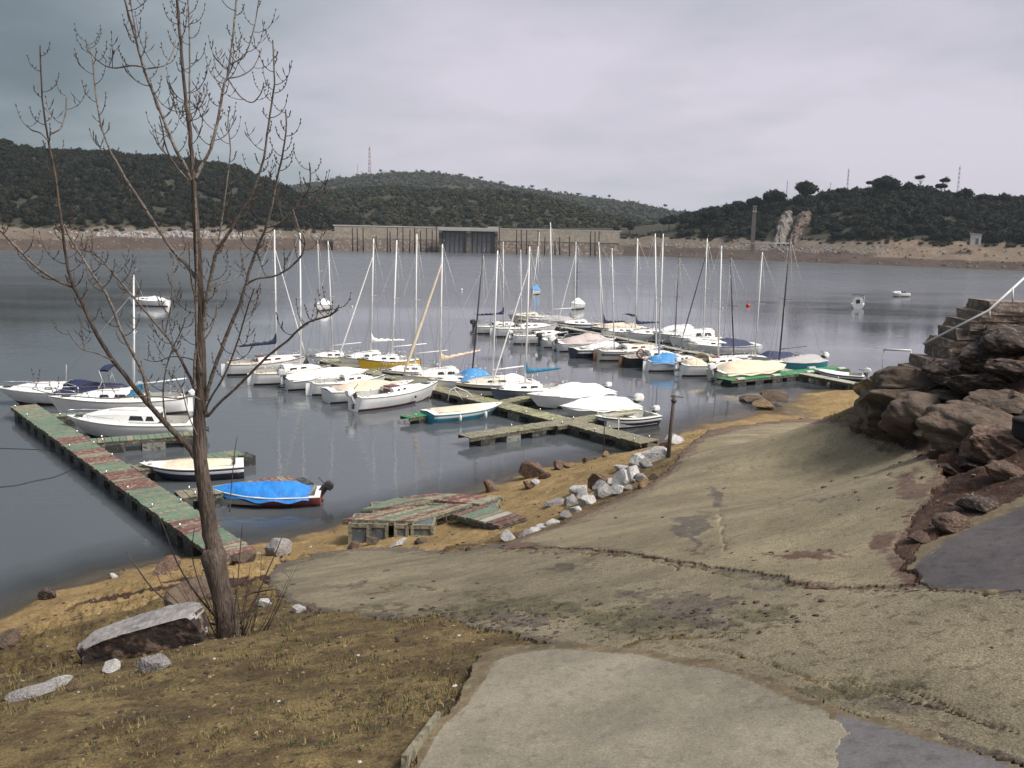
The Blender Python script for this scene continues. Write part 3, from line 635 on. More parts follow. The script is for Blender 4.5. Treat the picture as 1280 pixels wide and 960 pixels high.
# skyline trees on the left and far ridges (each a tree one can make out)
rngt = random.Random(9)
for i, (px, h) in enumerate([(12, 13), (40, 10), (72, 8), (100, 9), (130, 10), (165, 8), (196, 8), (226, 9), (262, 11), (292, 10), (318, 9), (352, 8), (378, 10), (396, 8)]):
    k = m_px(170, px); tree_single(px, 0, h*1.5*k, h*k, 0, 'round', 'dark round-crowned tree on the crest of the left hill', s=BAND+interp(WID_A, px)*.93, group='trees along the left hill crest', seed=i)
for i, px in enumerate([398, 424, 447, 476, 490, 505, 528, 548, 561, 575, 600, 626, 652, 664, 681, 705, 722, 741, 760, 790, 805, 830]):
    x, y, z = [float(q[0]) for q in posC(np.array([float(px)]), np.array([545.0]))]
    t = thing('pine_tree', (x, y, z), 0, 'tiny umbrella-shaped pine on the distant ridge line', 'tree', 'pines on the distant ridge'); hh = rngt.uniform(9, 15); ww = rngt.uniform(7, 12)
    MB().tube([(0, 0, -1), (.3, 0, hh*.8)], [.4, .25], m_bark, 5).build('trunk', t)
    V, Fc = pr_s[i % 5]; np_mesh('crown', V*[ww*.5, ww*.5, hh*.28]+[.3, 0, hh*.82], Fc, [m_scrub], smooth=False, parent=t)

# rubble on the bare bank
def rock_np(seed, sub=2, rough=.35, cuts=7):
    rng = np.random.RandomState(seed); bm = bmesh.new(); bmesh.ops.create_icosphere(bm, subdivisions=sub, radius=1.0)
    V = np.array([v.co[:] for v in bm.verts]); Fc = np.array([[v.index for v in f.verts] for f in bm.faces]); bm.free()
    for k in range(cuts):
        n = rng.normal(size=3); n /= np.linalg.norm(n); d = rng.uniform(.45, .85); t = V@n-d; V = V-np.outer(np.maximum(t, 0), n)
    o = rng.rand(2)*90; V = V*(1+rough*.35*fbm(V[:, 0]*1.6+o[0]+V[:, 2], V[:, 1]*1.6+o[1]-V[:, 2], 4, seed))[:, None]
    return V, Fc
m_rub = mat('pale_rubble', (.34, .33, .32), (.2, .185, .175), scale=.6, rough=.9, bump=.5)
m_rub2 = mat('brown_rubble', (.2, .14, .1), (.12, .085, .06), scale=.6, rough=.9, bump=.5)
rp = [rock_np(i, 1) for i in range(6)]
m_rub3 = mat('grey_rubble', (.27, .255, .25), (.15, .14, .13), scale=.6, rough=.9, bump=.5)
R1, rg = scatter(posA, 900, 60, 420, 18, 27, 11, lambda px, s, x, y, r: np.exp(-((px-225)/85.)**2)+.12 > r.rand(len(px)))
stamp('rubble', rp, R1, .35+.9*rg.rand(len(R1))**2, m_rub, 'white rubble strewn over the bare bank at the left', 11, kind='stuff')
R2, rg = scatter(posA, 1100, 770, 1300, 15, 24, 12, lambda px, s, x, y, r: np.exp(-((px-960)/170.)**2) > r.rand(len(px)))
stamp('rubble', rp, R2, .25+.5*rg.rand(len(R2))**2, m_rub3, 'grey rubble strewn over the bare bank at the right', 12, kind='stuff')
R3, rg = scatter(posA, 900, -200, 1500, 1, 30, 13, lambda px, s, x, y, r: (px < 430) | (px > 760))
stamp('rubble', rp, R3, .25+.7*rg.rand(len(R3))**2, m_rub2, 'brown stones scattered along the far water line', 13, kind='stuff')

# dam wall with its central gate block and posts
def hp(px, py, d):
    x = FPX*cF.x+(px-640)*cR.x-(py-480)*cU.x; y = FPX*cF.y+(px-640)*cR.y-(py-480)*cU.y; z = FPX*cF.z+(px-640)*cR.z-(py-480)*cU.z; k = d/math.hypot(x, y)
    return Vector((x*k, y*k, H+z*k))
m_dam = mat('dam_stone', (.145, .128, .10), (.11, .095, .075), scale=.25, rough=.95, bump=.4, col3=(.19, .15, .11))
m_damlow = mat('dam_stone_stained', (.10, .08, .064), (.07, .055, .045), scale=.25, rough=.95, bump=.4, col3=(.2, .15, .12))
m_dark = mat('dark_stain_and_shade', (.055, .04, .035), (.035, .028, .025), scale=1, rough=.9)  # colours the gate ribs and the painted shade of the tower opening
m_gate = mat('gate_grey', (.17, .165, .175), (.125, .12, .128), scale=.5, rough=.8)
m_lite = mat('pale_concrete', (.42, .40, .37), (.33, .31, .28), scale=.5, rough=.85)
def wall_strip(mb, px0, px1, d0, d1, z0, z1, lean, m, n=14, th=3.0):
    """straight wall strip between two columns; lean = setback of the top"""
    for i in range(n):
        a = px0+(px1-px0)*i/n; b = px0+(px1-px0)*(i+1)/n; da = d0+(d1-d0)*i/n; db = d0+(d1-d0)*(i+1)/n
        vs = []
        for (p, d) in ((a, da), (b, db)):
            X, Y = dirs(p); vs += [(X*(d), Y*(d), z0), (X*(d+lean), Y*(d+lean), z1), (X*(d+lean+th), Y*(d+lean+th), z1), (X*(d+th+lean), Y*(d+th+lean), z0)]
        mb.add(vs, [(0, 4, 5, 1), (1, 5, 6, 2), (2, 6, 7, 3), (0, 3, 7, 4)], m)
dam = thing('dam_wall', hp(590, 300, 424), 0, 'long beige masonry dam wall across the far end of the lake', 'dam')
def to_local(o, parent):
    o.parent = parent; o.matrix_parent_inverse = Matrix.Translation(-parent.location); return o
mb = MB(); wall_strip(mb, 418, 775, 404, 411, 5.2, 10.2, 6, m_dam, 16); to_local(mb.build('upper_wall'), dam)
mb = MB(); wall_strip(mb, 416, 780, 396.5, 404, -3, 5.2, 7.5, m_damlow, 16); to_local(mb.build('lower_wall'), dam)
mb = MB(); wall_strip(mb, 416, 778, 409.5, 417, 10.2, 10.7, 0, m_lite, 16, 4); to_local(mb.build('parapet'), dam)
gate = thing('gate_house', hp(585, 300, 395), 0, 'grey gate block with two dark bays in the middle of the dam wall', 'gate house')
X0 = hp(549, 300, 395); X1 = hp(622, 300, 395); gl = (X1.xy-X0.xy).length; ga = math.atan2(X1.y-X0.y, X1.x-X0.x)
gate.location = ((X0.x+X1.x)/2, (X0.y+X1.y)/2, 0); gate.rotation_euler = (0, 0, ga)
mb = MB().box((0, 4.2, 3.2), (gl, 5, 12), m_damlow); mb.build('block', gate)
mb = MB().box((0, 2.8, 9.6), (gl+1, 9, .8), m_lite).box((0, -1.4, 10.2), (gl+1, .2, .4), m_lite); mb.build('deck', gate)
for cx in (-gl*.235, gl*.235):
    b = MB().box((cx, 1.5, 4.2), (gl*.40, .5, 8.6), m_gate); q = b.build('gate_panel', gate)
    s2 = MB()
    for k in range(5): s2.box((cx-gl*.16+k*gl*.08, 1.15, 4.2), (.25, .25, 8.5), m_dark)
    s2.build('ribs', q)
for cx, ww in ((-gl*.48, 1.3), (0, 1.9), (gl*.475, 1.3)):
    MB().box((cx, .9, 3.1), (ww, 2.0, 12.2), m_dam if cx == 0 else m_damlow).prism([(cx-ww*.5, .2), (cx+ww*.5, .2), (cx+ww*.5, -.6), (cx-ww*.5, -.6)], 8.3, 9.15, m_lite).build('pier', gate)
MB().box((gl*.42, 3, 10.6), (4.5, 3, 1.2), m_lite).build('cabin', gate)
m_post = mat('dark_post', (.04, .03, .028), (.025, .02, .018), scale=2, rough=.9)
rp_ = random.Random(4)
for px, y0, y1 in [(441, 285, 309), (447, 286, 309), (454, 286, 310), (484, 286, 310), (488, 290, 309), (497, 285, 311), (504, 285, 311), (512, 288, 310), (518, 285, 311), (526, 289, 311), (533, 286, 311), (540, 288, 311), (546, 284, 312), (624, 285, 314), (646, 288, 314), (652, 288, 313), (658, 288, 314), (673, 289, 314), (681, 297, 315), (738, 290, 315), (744, 290, 315), (749, 290, 315), (712, 296, 316), (700, 297, 315), (470, 295, 310), (694, 300, 316)]:
    d = 391+rp_.uniform(-1, 1); a = hp(px, y1, d); b = hp(px+rp_.uniform(-.6, .6), y0, d)
    t = thing('dark_post', (a.x, a.y, -2), 0, 'thin dark post standing in the water before the dam wall', 'post', 'dark posts before the dam wall')
    MB().tube([(0, 0, 0), (b.x-a.x, 0, b.z+2)], [.32, .24], m_post, 7).build('shaft', t)
    MB().box((b.x-a.x, 0, b.z+2.05), (.6, .6, .14), m_post).build('cap', t)

# cliff, tower, hut, masts on the far side
m_cliff = mat('pale_cliff', (.17, .15, .13), (.075, .055, .045), scale=.35, rough=.95, bump=.8, col3=(.23, .215, .195), stretch=(1, 1, .4))
def build_cliff():
    for (l0, r0, l1, r1, s0, s1, mt, nm, lb) in ((962, 984, 979, 992, 22, 78, m_cliff, 'rock_face', 'pale slanting rock face among the dark pines on the right shore'), (984, 996, 1000, 1022, 24, 76, m_cliff2, 'rock_face', 'rust-brown rock slope beside the pale rock face on the right shore')):
        nx, nz = 34, 46; U, Vv = np.meshgrid(np.linspace(0, 1, nx), np.linspace(0, 1, nz)); U = U.ravel(); Vv = Vv.ravel()
        wob = fbm(Vv*9+l0, U*2.5+2, 4, 9)*6; px = (l0+(l1-l0)*Vv)*(1-U)+(r0+(r1-r0)*Vv)*U+wob*(1-2*np.abs(U-.5))*0+wob
        s_ = s0+(s1-s0)*Vv+fbm(U*4, Vv*3, 3, 2)*5; x, y, z = posA(px, s_)
        bulge = np.sin(U*math.pi)**.5*np.sin(Vv*math.pi)**.3
        z = z-1.2+bulge*(2.6+2.2*ridge(U*4+Vv*2, Vv*5, 4, 15)); dx, dy = dirs(px); f = bulge*(2.5*ridge(U*5+Vv*2.4, Vv*2, 4, 25)); x = x-dx*f; y = y-dy*f
        Q = [(a*nx+b, a*nx+b+1, (a+1)*nx+b+1, (a+1)*nx+b) for a in range(nz-1) for b in range(nx-1)]
        np_mesh(nm, np.c_[x, y, z], np.array(Q), [mt], smooth=False, label=lb, kind='structure')
m_cliff2 = mat('rust_cliff', (.085, .055, .042), (.055, .036, .03), scale=.35, rough=.95, bump=.8, col3=(.2, .15, .12))
build_cliff()
tw = hp(941, 299, 372); t = thing('stone_tower', (tw.x, tw.y, 4), math.radians(-14), 'slim square stone tower with a pale cap on the right shore', 'tower')
th_ = hp(941, 261, 372).z-4
m_twr = mat('tower_stone', (.20, .165, .145), (.14, .11, .095), scale=.8, rough=.9, bump=.4)
MB().box((0, 0, th_*.45), (1.6, 1.6, th_*.95), m_twr, taper=.9).build('shaft', t)
MB().box((0, 0, th_*.93), (1.8, 1.8, .4), m_lite).box((0, 0, th_*.96+.5), (1.3, 1.3, 1.3), m_lite).box((0, 0, th_+1.0), (1.7, 1.7, .25), m_lite).build('cap', t)
MB().box((0, -.68, th_*.96+.5), (.5, .1, .8), m_dark).build('opening_shade', t)  # solid dark panel on the cap, painted as the shade inside an opening
ht = hp(1219, 303, 380); t = thing('white_hut', (ht.x, ht.y, ht.z-.8), math.radians(-20), 'small white hut at the foot of the right wood', 'hut')
m_white = mat('white_render', (.62, .60, .57), (.5, .48, .45), scale=1, rough=.8)
MB().box((0, 0, 1.8), (3.4, 3, 3.6), m_white).build('wall', t); MB().prism([(-2, 3.6), (2, 3.6), (2, 3.8), (-2, 4.3)], -1.8, 1.8, m_lite, 'Y').build('roof', t); MB().box((.4, -1.53, 1.2), (1, .08, 2.1), m_gate).build('door', t)
sign = hp(955, 305, 366); t = thing('white_rail', (sign.x, sign.y, sign.z), math.radians(-12), 'long white boom lying on the stones under the cliff', 'rail')
MB().tube([(-9, 0, 0), (10, 0, .5)], .22, m_lite, 6).build('bar', t); MB().tube([(-8, 0, -1.4), (-8, 0, 0)], .12, m_lite, 5).tube([(8, 0, -1.4), (8, 0, .4)], .12, m_lite, 5).build('supports', t)
m_red = mat('mast_red', (.42, .12, .09), (.35, .1, .08), scale=1, rough=.6); m_steel = mat('steel_grey', (.30, .31, .33), (.24, .25, .27), scale=2, rough=.5, metal=.4)
def lattice(px, pyb, pyt, d, w, label, red=False):
    a = hp(px, pyb, d); b = hp(px, pyt, d); h = b.z-a.z; t = thing('lattice_mast', (a.x, a.y, a.z-3), .3, label, 'mast'); n = 9; h += 3
    seg = h/n
    for k in range(n):
        m = (m_red if k % 2 == 0 else m_lite) if red else m_steel; mb = MB(); w0 = w*(1-.6*k/n); w1 = w*(1-.6*(k+1)/n); r = w*.07
        for (i, j) in ((-1, -1), (1, -1), (1, 1), (-1, 1)): mb.tube([(i*w0/2, j*w0/2, k*seg), (i*w1/2, j*w1/2, (k+1)*seg)], r, m, 4)
        for (i, j) in ((-1, -1), (1, -1), (1, 1), (-1, 1)): mb.tube([(i*w0/2, j*w0/2, k*seg), (-j*w1/2, i*w1/2, (k+1)*seg)], r*.7, m, 4)
        mb.build('section', t)
    MB().tube([(0, 0, h), (0, 0, h*1.06)], r, m_steel, 4).build('antenna', t)
lattice(462, 222, 184, 1480, 3.4, 'red and white lattice mast on the distant ridge', True)
lattice(1058, 250, 211, 500, .8, 'thin grey lattice mast left of the broad pine hump', False)
lattice(1196, 250, 208, 520, .9, 'thin grey lattice mast right of the umbrella pines', False)
lattice(982, 262, 226, 520, .55, 'faint short lattice mast behind the dome-shaped pine', False)
lattice(1036, 258, 228, 500, .45, 'small faint mast between the dome pine and the lattice mast', False)
lattice(447, 225, 206, 1480, 1.6, 'tiny faint mast left of the red and white one', False)

# ------------------------------------------------------------------ boats
GEL = {
 'white': mat('gelcoat_white', (.86, .855, .84), (.76, .755, .73), scale=2.5, rough=.35, thr=(.3, .75)),
 'cream': mat('gelcoat_cream', (.70, .66, .55), (.60, .56, .46), scale=2.5, rough=.4, thr=(.3, .75)),
 'grey': mat('gelcoat_grey', (.5, .51, .52), (.42, .43, .44), scale=2.5, rough=.4),
 'navy': mat('gelcoat_navy', (.022, .028, .075), (.016, .02, .055), scale=2, rough=.3),
 'greyblue': mat('gelcoat_greyblue', (.12, .15, .20), (.09, .12, .16), scale=2, rough=.4),
 'black': mat('gelcoat_black', (.02, .02, .026), (.014, .014, .018), scale=2, rough=.35),
 'teal': mat('gelcoat_teal', (.04, .24, .30), (.03, .19, .25), scale=2, rough=.4),
 'turq': mat('gelcoat_turquoise', (.04, .33, .46), (.03, .27, .40), scale=2, rough=.35),
 'yellow': mat('gelcoat_yellow', (.62, .40, .03), (.52, .33, .03), scale=2, rough=.4),
 'maroon': mat('antifoul_maroon', (.10, .03, .028), (.07, .022, .02), scale=3, rough=.7),
 'brown': mat('antifoul_brown', (.08, .05, .035), (.05, .03, .025), scale=3, rough=.7),
 'red': mat('gelcoat_red', (.26, .045, .04), (.19, .035, .03), scale=3, rough=.5),
}
m_deck = mat('deck_nonslip', (.80, .79, .75), (.68, .67, .62), scale=6, rough=.7, thr=(.3, .75))
m_deckc = mat('deck_cream', (.66, .58, .46), (.56, .49, .38), scale=6, rough=.7, thr=(.3, .75))
m_cockpit = mat('cockpit_lining', (.50, .49, .45), (.36, .35, .32), scale=4, rough=.7)
m_win = mat('dark_window', (.018, .02, .028), (.012, .014, .02), rough=.12, spec=.6)
m_alu = mat('mast_alloy', (.76, .75, .73), (.66, .65, .63), scale=3, rough=.45, metal=.0, stretch=(1, 1, .2))
m_aluw = mat('mast_white', (.86, .86, .84), (.80, .80, .78), scale=3, rough=.45, stretch=(1, 1, .2))
m_alud = mat('mast_dark', (.055, .05, .055), (.035, .035, .04), scale=3, rough=.5)
m_alub = mat('mast_brown', (.16, .10, .075), (.12, .08, .06), scale=3, rough=.5)
m_wire = mat('rigging_wire', (.42, .42, .42), (.36, .36, .36), rough=.4, metal=.5)
m_chrome = mat('stainless_rail', (.62, .62, .62), (.5, .5, .5), rough=.25, metal=.7)
m_teak = mat('teak_trim', (.25, .13, .07), (.17, .085, .045), scale=10, rough=.6, stretch=(1, 6, 6))
m_hatch = mat('maroon_hatch', (.15, .035, .03), (.11, .028, .025), rough=.3)
m_rubber = mat('black_rubber', (.02, .02, .022), (.03, .03, .03), rough=.6)
m_rope = mat('rope', (.45, .42, .35), (.32, .30, .25), scale=30, rough=.9)
m_fend = mat('fender_white', (.68, .68, .64), (.55, .55, .5), scale=4, rough=.5)
CLOTH = {
 'white': mat('canvas_white', (.84, .83, .80), (.72, .71, .68), scale=3, rough=.85, bump=.5, bscale=5, thr=(.3, .75)),
 'cream': mat('canvas_cream', (.70, .60, .45), (.58, .49, .37), scale=3, rough=.85, bump=.5, bscale=5),
 'peach': mat('canvas_peach', (.72, .58, .44), (.60, .47, .36), scale=3, rough=.85, bump=.5, bscale=5),
 'pinkgrey': mat('canvas_pinkgrey', (.52, .44, .41), (.42, .36, .34), scale=3, rough=.85, bump=.5, bscale=5),
 'grey': mat('canvas_grey', (.42, .40, .38), (.34, .33, .32), scale=3, rough=.85, bump=.5, bscale=5),
 'navy': mat('canvas_navy', (.012, .016, .060), (.009, .012, .045), scale=3, rough=.8, bump=.5, bscale=5),
 'slate': mat('canvas_slate', (.035, .045, .10), (.025, .032, .075), scale=3, rough=.8, bump=.5, bscale=5),
 'blue': mat('tarp_blue', (.02, .22, .62), (.015, .16, .50), scale=3, rough=.45, bump=.8, bscale=5),
 'sky': mat('canvas_skyblue', (.07, .30, .62), (.05, .23, .50), scale=3, rough=.6, bump=.6, bscale=5),
 'petrol': mat('canvas_petrol', (.012, .17, .30), (.01, .12, .22), scale=3, rough=.7, bump=.6, bscale=5),
}

def hull_fn(L, B, fb, kind):
    fine = {'sloop': 2.1, 'motor': 2.6, 'dinghy': 2.2}[kind]
    def hb(t):
        t = min(max(t, 0), 1)
        w = 1-max(0, (t-.38)/.62)**fine
        if t < .38: w *= 1-(.44 if kind == 'sloop' else .14)*(1-t/.38)**2
        return B/2*max(w, .0)+.02
    def sz(t):
        k = {'sloop': .34, 'motor': .38, 'dinghy': .5}[kind]
        return fb*(1+k*max(0, (t-.25)/.75)**2+.05*(1-t)**2)
    def X(t, u):
        rake = L*(.10 if kind == 'sloop' else .17)
        return -L/2+L*t-rake*(1-u)*max(0, (t-.55)/.45)**1.6+(L*.035*u if kind == 'sloop' and t < .001 else 0)
    return hb, sz, X
def boat(o, kind, L, B, fb, hull='white', bottom='navy', deck=None, stripe=None, band=.12, cabin=None, cover=None, tarp=None, mast=None, jib=None, boom=None, motor=None, hatch=None, windows=None, rails=True, fenders=0, port=None, spray=None, bimini=None, antenna=None, ring=False, seats=False, plate=False, screen=None, bulge=None, rudder=True, marks=None, rng=None):
    rng = rng or random.Random(1)
    hb, sz, X = hull_fn(L, B, fb, kind); NS = 15; NU = 8
    gm = GEL[hull]; bt = GEL[bottom]; dk = m_deck if deck is None else (m_deckc if deck == 'cream' else GEL[deck])
    # hull
    mb = MB(); us = [0, .22, .36, .46, .55, .7, .86, 1.0]
    full = .42 if kind != 'motor' else .34
    P = {}
    for sd in (-1, 1):
        for i in range(NS):
            t = i/(NS-1); zk = -.32*fb/.6*(1-max(0, (t-.7)/.3)**2*.9) if kind == 'sloop' else -.22*(1-max(0, (t-.6)/.4)**1.6)
            for j, u in enumerate(us):
                sh = u**(full+(1.1-full)*max(0, (t-.45)/.55)**1.5) if u > 0 else 0
                z = zk+(sz(t)-zk)*u; y = hb(t)*sh*(1-.05*max(0, u-.85)/.15)
                P[sd, i, j] = (X(t, u), sd*y, z)
    for sd in (-1, 1):
        for i in range(NS-1):
            for j in range(NU-1):
                q = [P[sd, i, j], P[sd, i+1, j], P[sd, i+1, j+1], P[sd, i, j+1]]
                if sd > 0: q = q[::-1]
                zc = sum(p[2] for p in q)/4
                m = bt if zc < band else (GEL[stripe] if stripe and j == NU-3 else gm)
                mb.add(q, [(0, 1, 2, 3)], m, True)
    tr = [P[-1, 0, j] for j in range(NU)]+[P[1, 0, j] for j in range(NU-1, 0, -1)]
    mb.add(tr, [tuple(range(len(tr)))], gm)
    h = mb.build('hull', o)
    bm = bmesh.new(); bm.from_mesh(h.data); bmesh.ops.remove_doubles(bm, verts=bm.verts, dist=.002); bmesh.ops.recalc_face_normals(bm, faces=bm.faces); bm.to_mesh(h.data); bm.free()
    # sheer rail
    rm = {'navy': m_rubber}.get(stripe, m_fend if kind != 'sloop' else m_rubber)
    if kind == 'sloop': rm = m_rubber if not stripe else m_teak
    mb = MB()
    for sd in (-1, 1): mb.tube([(P[sd, i, NU-1][0], P[sd, i, NU-1][1]*1.005, P[sd, i, NU-1][2]-.015) for i in range(NS)], .022 if kind == 'sloop' else .03, rm, 5)
    mb.build('rub_rail', h)
    # deck with a cockpit well
    c0, c1 = {'sloop': (.06, .40), 'motor': (.08, .50), 'dinghy': (.05, .86)}[kind]
    wc = {'sloop': .56, 'motor': .74, 'dinghy': .84}[kind]
    mb = MB(); stn = sorted(set([i/(NS-1) for i in range(NS)]+[c0, c1]))
    def camber(t): return hb(t)*.09
    for a, b in zip(stn[:-1], stn[1:]):
        mid = (a+b)/2; inc = c0 < mid < c1
        for sd in (-1, 1):
            def pt(t, k): return (X(t, 1), sd*hb(t)*k, sz(t)+camber(t)*(1-k*k))
            if inc: q = [pt(a, wc), pt(b, wc), pt(b, .99), pt(a, .99)]
            else: q = [pt(a, 0), pt(b, 0), pt(b, .99), pt(a, .99)]
            mb.add(q if sd < 0 else q[::-1], [(0, 1, 2, 3)][::1], dk)
    mb.build('deck', o)
    mb = MB(); zf = .10
    cs = [c0]+[s for s in stn if c0 < s < c1]+[c1]
    for sd in (-1, 1):
        for a, b in zip(cs[:-1], cs[1:]):
            def top(t): return (X(t, 1), sd*hb(t)*wc, sz(t)+hb(t)*.09*(1-wc*wc)+.04)
            def bot(t): return (X(t, 1), sd*hb(t)*wc*.86, zf)
            mb.add([top(a), top(b), bot(b), bot(a)], [(0, 1, 2, 3)], m_cockpit)
            zs_ = sz((a+b)/2)*.55
            if kind != 'dinghy' and b-a > .02: # bench
                y0 = sd*hb(a)*wc*.92; y1 = sd*hb(b)*wc*.92
                mb.add([(X(a, 1), y0, zs_), (X(b, 1), y1, zs_), (X(b, 1), y1*.5, zs_), (X(a, 1), y0*.5, zs_), (X(b, 1), y1*.5, zf), (X(a, 1), y0*.5, zf)], [(0, 1, 2, 3), (3, 2, 4, 5)], m_cockpit)
    for t in (c0, c1): mb.add([(X(t, 1), -hb(t)*wc, sz(t)+.05), (X(t, 1), hb(t)*wc, sz(t)+.05), (X(t, 1), hb(t)*wc*.86, zf), (X(t, 1), -hb(t)*wc*.86, zf)], [(0, 1, 2, 3)], m_cockpit)
    mb.add([(X(c0, 1), -hb(c0)*wc*.86, zf), (X(c1, 1), -hb(c1)*wc*.86, zf), (X(c1, 1), hb(c1)*wc*.86, zf), (X(c0, 1), hb(c0)*wc*.86, zf)], [(0, 1, 2, 3)], m_cockpit)
    mb.build('cockpit', o)
    if kind == 'dinghy' or seats:
        for t in ((.3, .62) if kind == 'dinghy' else (.42,)):
            MB().box((X(t, 1), 0, sz(t)*.72), (.28, hb(t)*1.66*.84, .05), m_teak if hull in ('red', 'maroon') else m_deck).build('thwart', o)
    # cabin trunk
    ct = None
    if cabin:
        a0, a1, hc, wk = cabin
        n = 9; rows = []
        for i in range(n):
            t = a0+(a1-a0)*i/(n-1); s = i/(n-1)
            hh = hc*(1-.75*max(0, (s-.45)/.55)**1.7)*(1 if i else .96); w = hb(t)*wk*(1-.12*s)
            z0 = sz(t)+camber(t)*(1-wk*wk)-.02
            rows.append([(X(t, 1), -w, z0), (X(t, 1)-.0, -w*.90, z0+hh*.78), (X(t, 1), -w*.72, z0+hh), (X(t, 1), 0, z0+hh*1.12), (X(t, 1), w*.72, z0+hh), (X(t, 1), w*.90, z0+hh*.78), (X(t, 1), w, z0)])
        mb = MB().grid(rows, GEL['white'] if hull != 'cream' else GEL['cream'], False, True)
        mb.add(rows[0], [tuple(range(7))], GEL['white']); mb.add(rows[-1], [tuple(range(6, -1, -1))], GEL['white']); ct = mb.build('cabin', o)
        for sd in (-1, 1):
            for (w0, w1) in (windows or [(.12, .34), (.42, .6)]):
                def wp(s, k):
                    f = s*(n-1); i = min(int(f), n-2); g = f-i; col = (0, 1) if sd < 0 else (6, 5)
                    lo = Vector(rows[i][col[0]]).lerp(Vector(rows[i+1][col[0]]), g); hi = Vector(rows[i][col[1]]).lerp(Vector(rows[i+1][col[1]]), g)
                    p = lo.lerp(hi, k); return (p.x, p.y+sd*.008, p.z)
                q = [wp(w0, .35), wp(w1, .35), wp(w1-.02, .88), wp(w0+.03, .88)]
                MB().add(q if sd < 0 else q[::-1], [(0, 1, 2, 3)], m_win).build('window', ct)
        # sliding hatch and companionway
        hz = rows[0][3][2]; hx = rows[0][0][0]
        MB().box((hx+.35, 0, hz+.03), (.7, .6, .06), m_hatch if hatch == 'maroon' else m_deck).build('hatch', ct)
        MB().box((hx-.02, 0, sz(a0)+hc*.25), (.03, .52, hc*1.1), m_hatch if hatch == 'maroon' else m_win).build('companionway', ct)
        mb = MB()
        for sd in (-1, 1): mb.tube([(rows[2][0][0], sd*abs(rows[2][2][1])*.9, rows[2][2][2]+.02), (rows[2][0][0]+.03, sd*abs(rows[2][2][1])*.9, rows[2][2][2]+.08), (rows[5][0][0], sd*abs(rows[5][2][1])*.9, rows[5][2][2]+.08), (rows[5][0][0]+.03, sd*abs(rows[5][2][1])*.9, rows[5][2][2]+.02)], .014, m_teak, 4)
        mb.build('handrails', ct, kind='stuff')
        MB().box((X(.5*(a1+.98), 1)-.12, 0, sz(.85)+camber(.85)+.02), (.42, .42, .05), m_win).build('forehatch', o)
    # full or part cover
    def cloth(name, t0, t1, hgt, col, ridge=.0, over=.05, peak=.5, par=None, saw=1.0):
        n = 26; k = 15; G = []; sd_ = rng.random()*50
        for i in range(n):
            t = t0+(t1-t0)*i/(n-1); s = i/(n-1); row = []
            env = min(1, s/.13)**.7*min(1, (1-s)/.22)**.8
            pk = 1-abs(s-peak)/max(peak, 1-peak)
            for j in range(k):
                v = -1+2*j/(k-1); y = hb(t)*(1+over*.6)*v
                z = sz(t)+hgt*env*(.42+.58*pk)*(1-abs(v)**1.7)+.015
                if abs(v) > .99: z = sz(t)-max(over, .012)*2.2*(1+.4*math.sin(t*23*saw+j))
                elif abs(v) > .84: z = sz(t)+.03+hgt*env*.12
                z += hgt*.16*env*float(fbm(np.array([t*7+sd_]), np.array([v*2.2+sd_*3]), 3, 4)[0])*(1 if abs(v) < .98 else .2)
                row.append((X(t, 1), y, z))
            G.append(row)
        mb = MB().grid(G, CLOTH[col], True, True); return mb.build(name, par or o)
    if cover: cloth('cover', *cover)
    if tarp: cloth('tarpaulin', *tarp)
    # windscreen
    if screen:
        t = screen; z = sz(t)+camber(t); w = hb(t)*.72; x = X(t, 1)
        mb = MB().add([(x+.35, -w*.6, z), (x-.12, -w*.55, z+.36), (x-.12, w*.55, z+.36), (x+.35, w*.6, z)], [(0, 1, 2, 3)], m_win)
        for sd in (-1, 1): mb.add([(x+.35, sd*w*.6, z), (x-.12, sd*w*.55, z+.36), (x-.75, sd*w*1.05, z+.26), (x-.55, sd*w*1.1, z)], [(0, 1, 2, 3)], m_win)
        q = mb.build('windscreen', o)
        MB().tube([(x-.75, -w*1.05, z+.26), (x-.12, -w*.55, z+.36), (x-.12, w*.55, z+.36), (x-.75, w*1.05, z+.26)], .018, m_chrome, 5).build('frame', q)
    # pulpit, pushpit, guard wires
    if rails:
        mb = MB(); ht = .45 if kind == 'sloop' else .26
        tt = [.80, .86, .92, .97, .995] if kind == 'sloop' else [.55, .68, .8, .9, .985]
        L1 = [(X(t, 1), -hb(t)*.92, sz(t)+ht) for t in tt]; L2 = [(x, -y, z) for x, y, z in L1][::-1]
        mb.tube(L1+L2, .013, m_chrome, 5)
        for p in (L1[0], L1[2], L2[-1], L2[-3]): mb.tube([p, (p[0], p[1], p[2]-ht)], .012, m_chrome, 4)
        mb.build('bow_rail', o)
        if kind == 'sloop':
            mb = MB(); a = X(.0, 1)+.05
            pts = [(X(.14, 1), -hb(.14)*.95, sz(.14)+.45), (a, -hb(0)*.9, sz(0)+.45), (a, hb(0)*.9, sz(0)+.45), (X(.14, 1), hb(.14)*.95, sz(.14)+.45)]
            mb.tube(pts, .013, m_chrome, 5)
            for p in pts: mb.tube([p, (p[0], p[1], p[2]-.45)], .012, m_chrome, 4)
            mb.build('stern_rail', o)
            mb = MB()
            for sd in (-1, 1):
                wp_ = [(X(t, 1), sd*hb(t)*.95, sz(t)+.44) for t in (.14, .32, .5, .66, .8)]; mb.tube(wp_, .006, m_wire, 3)
                for p in wp_[1:-1]: mb.tube([p, (p[0], p[1], p[2]-.44)], .010, m_chrome, 4)
            mb.build('guard_wires', o, kind='stuff')
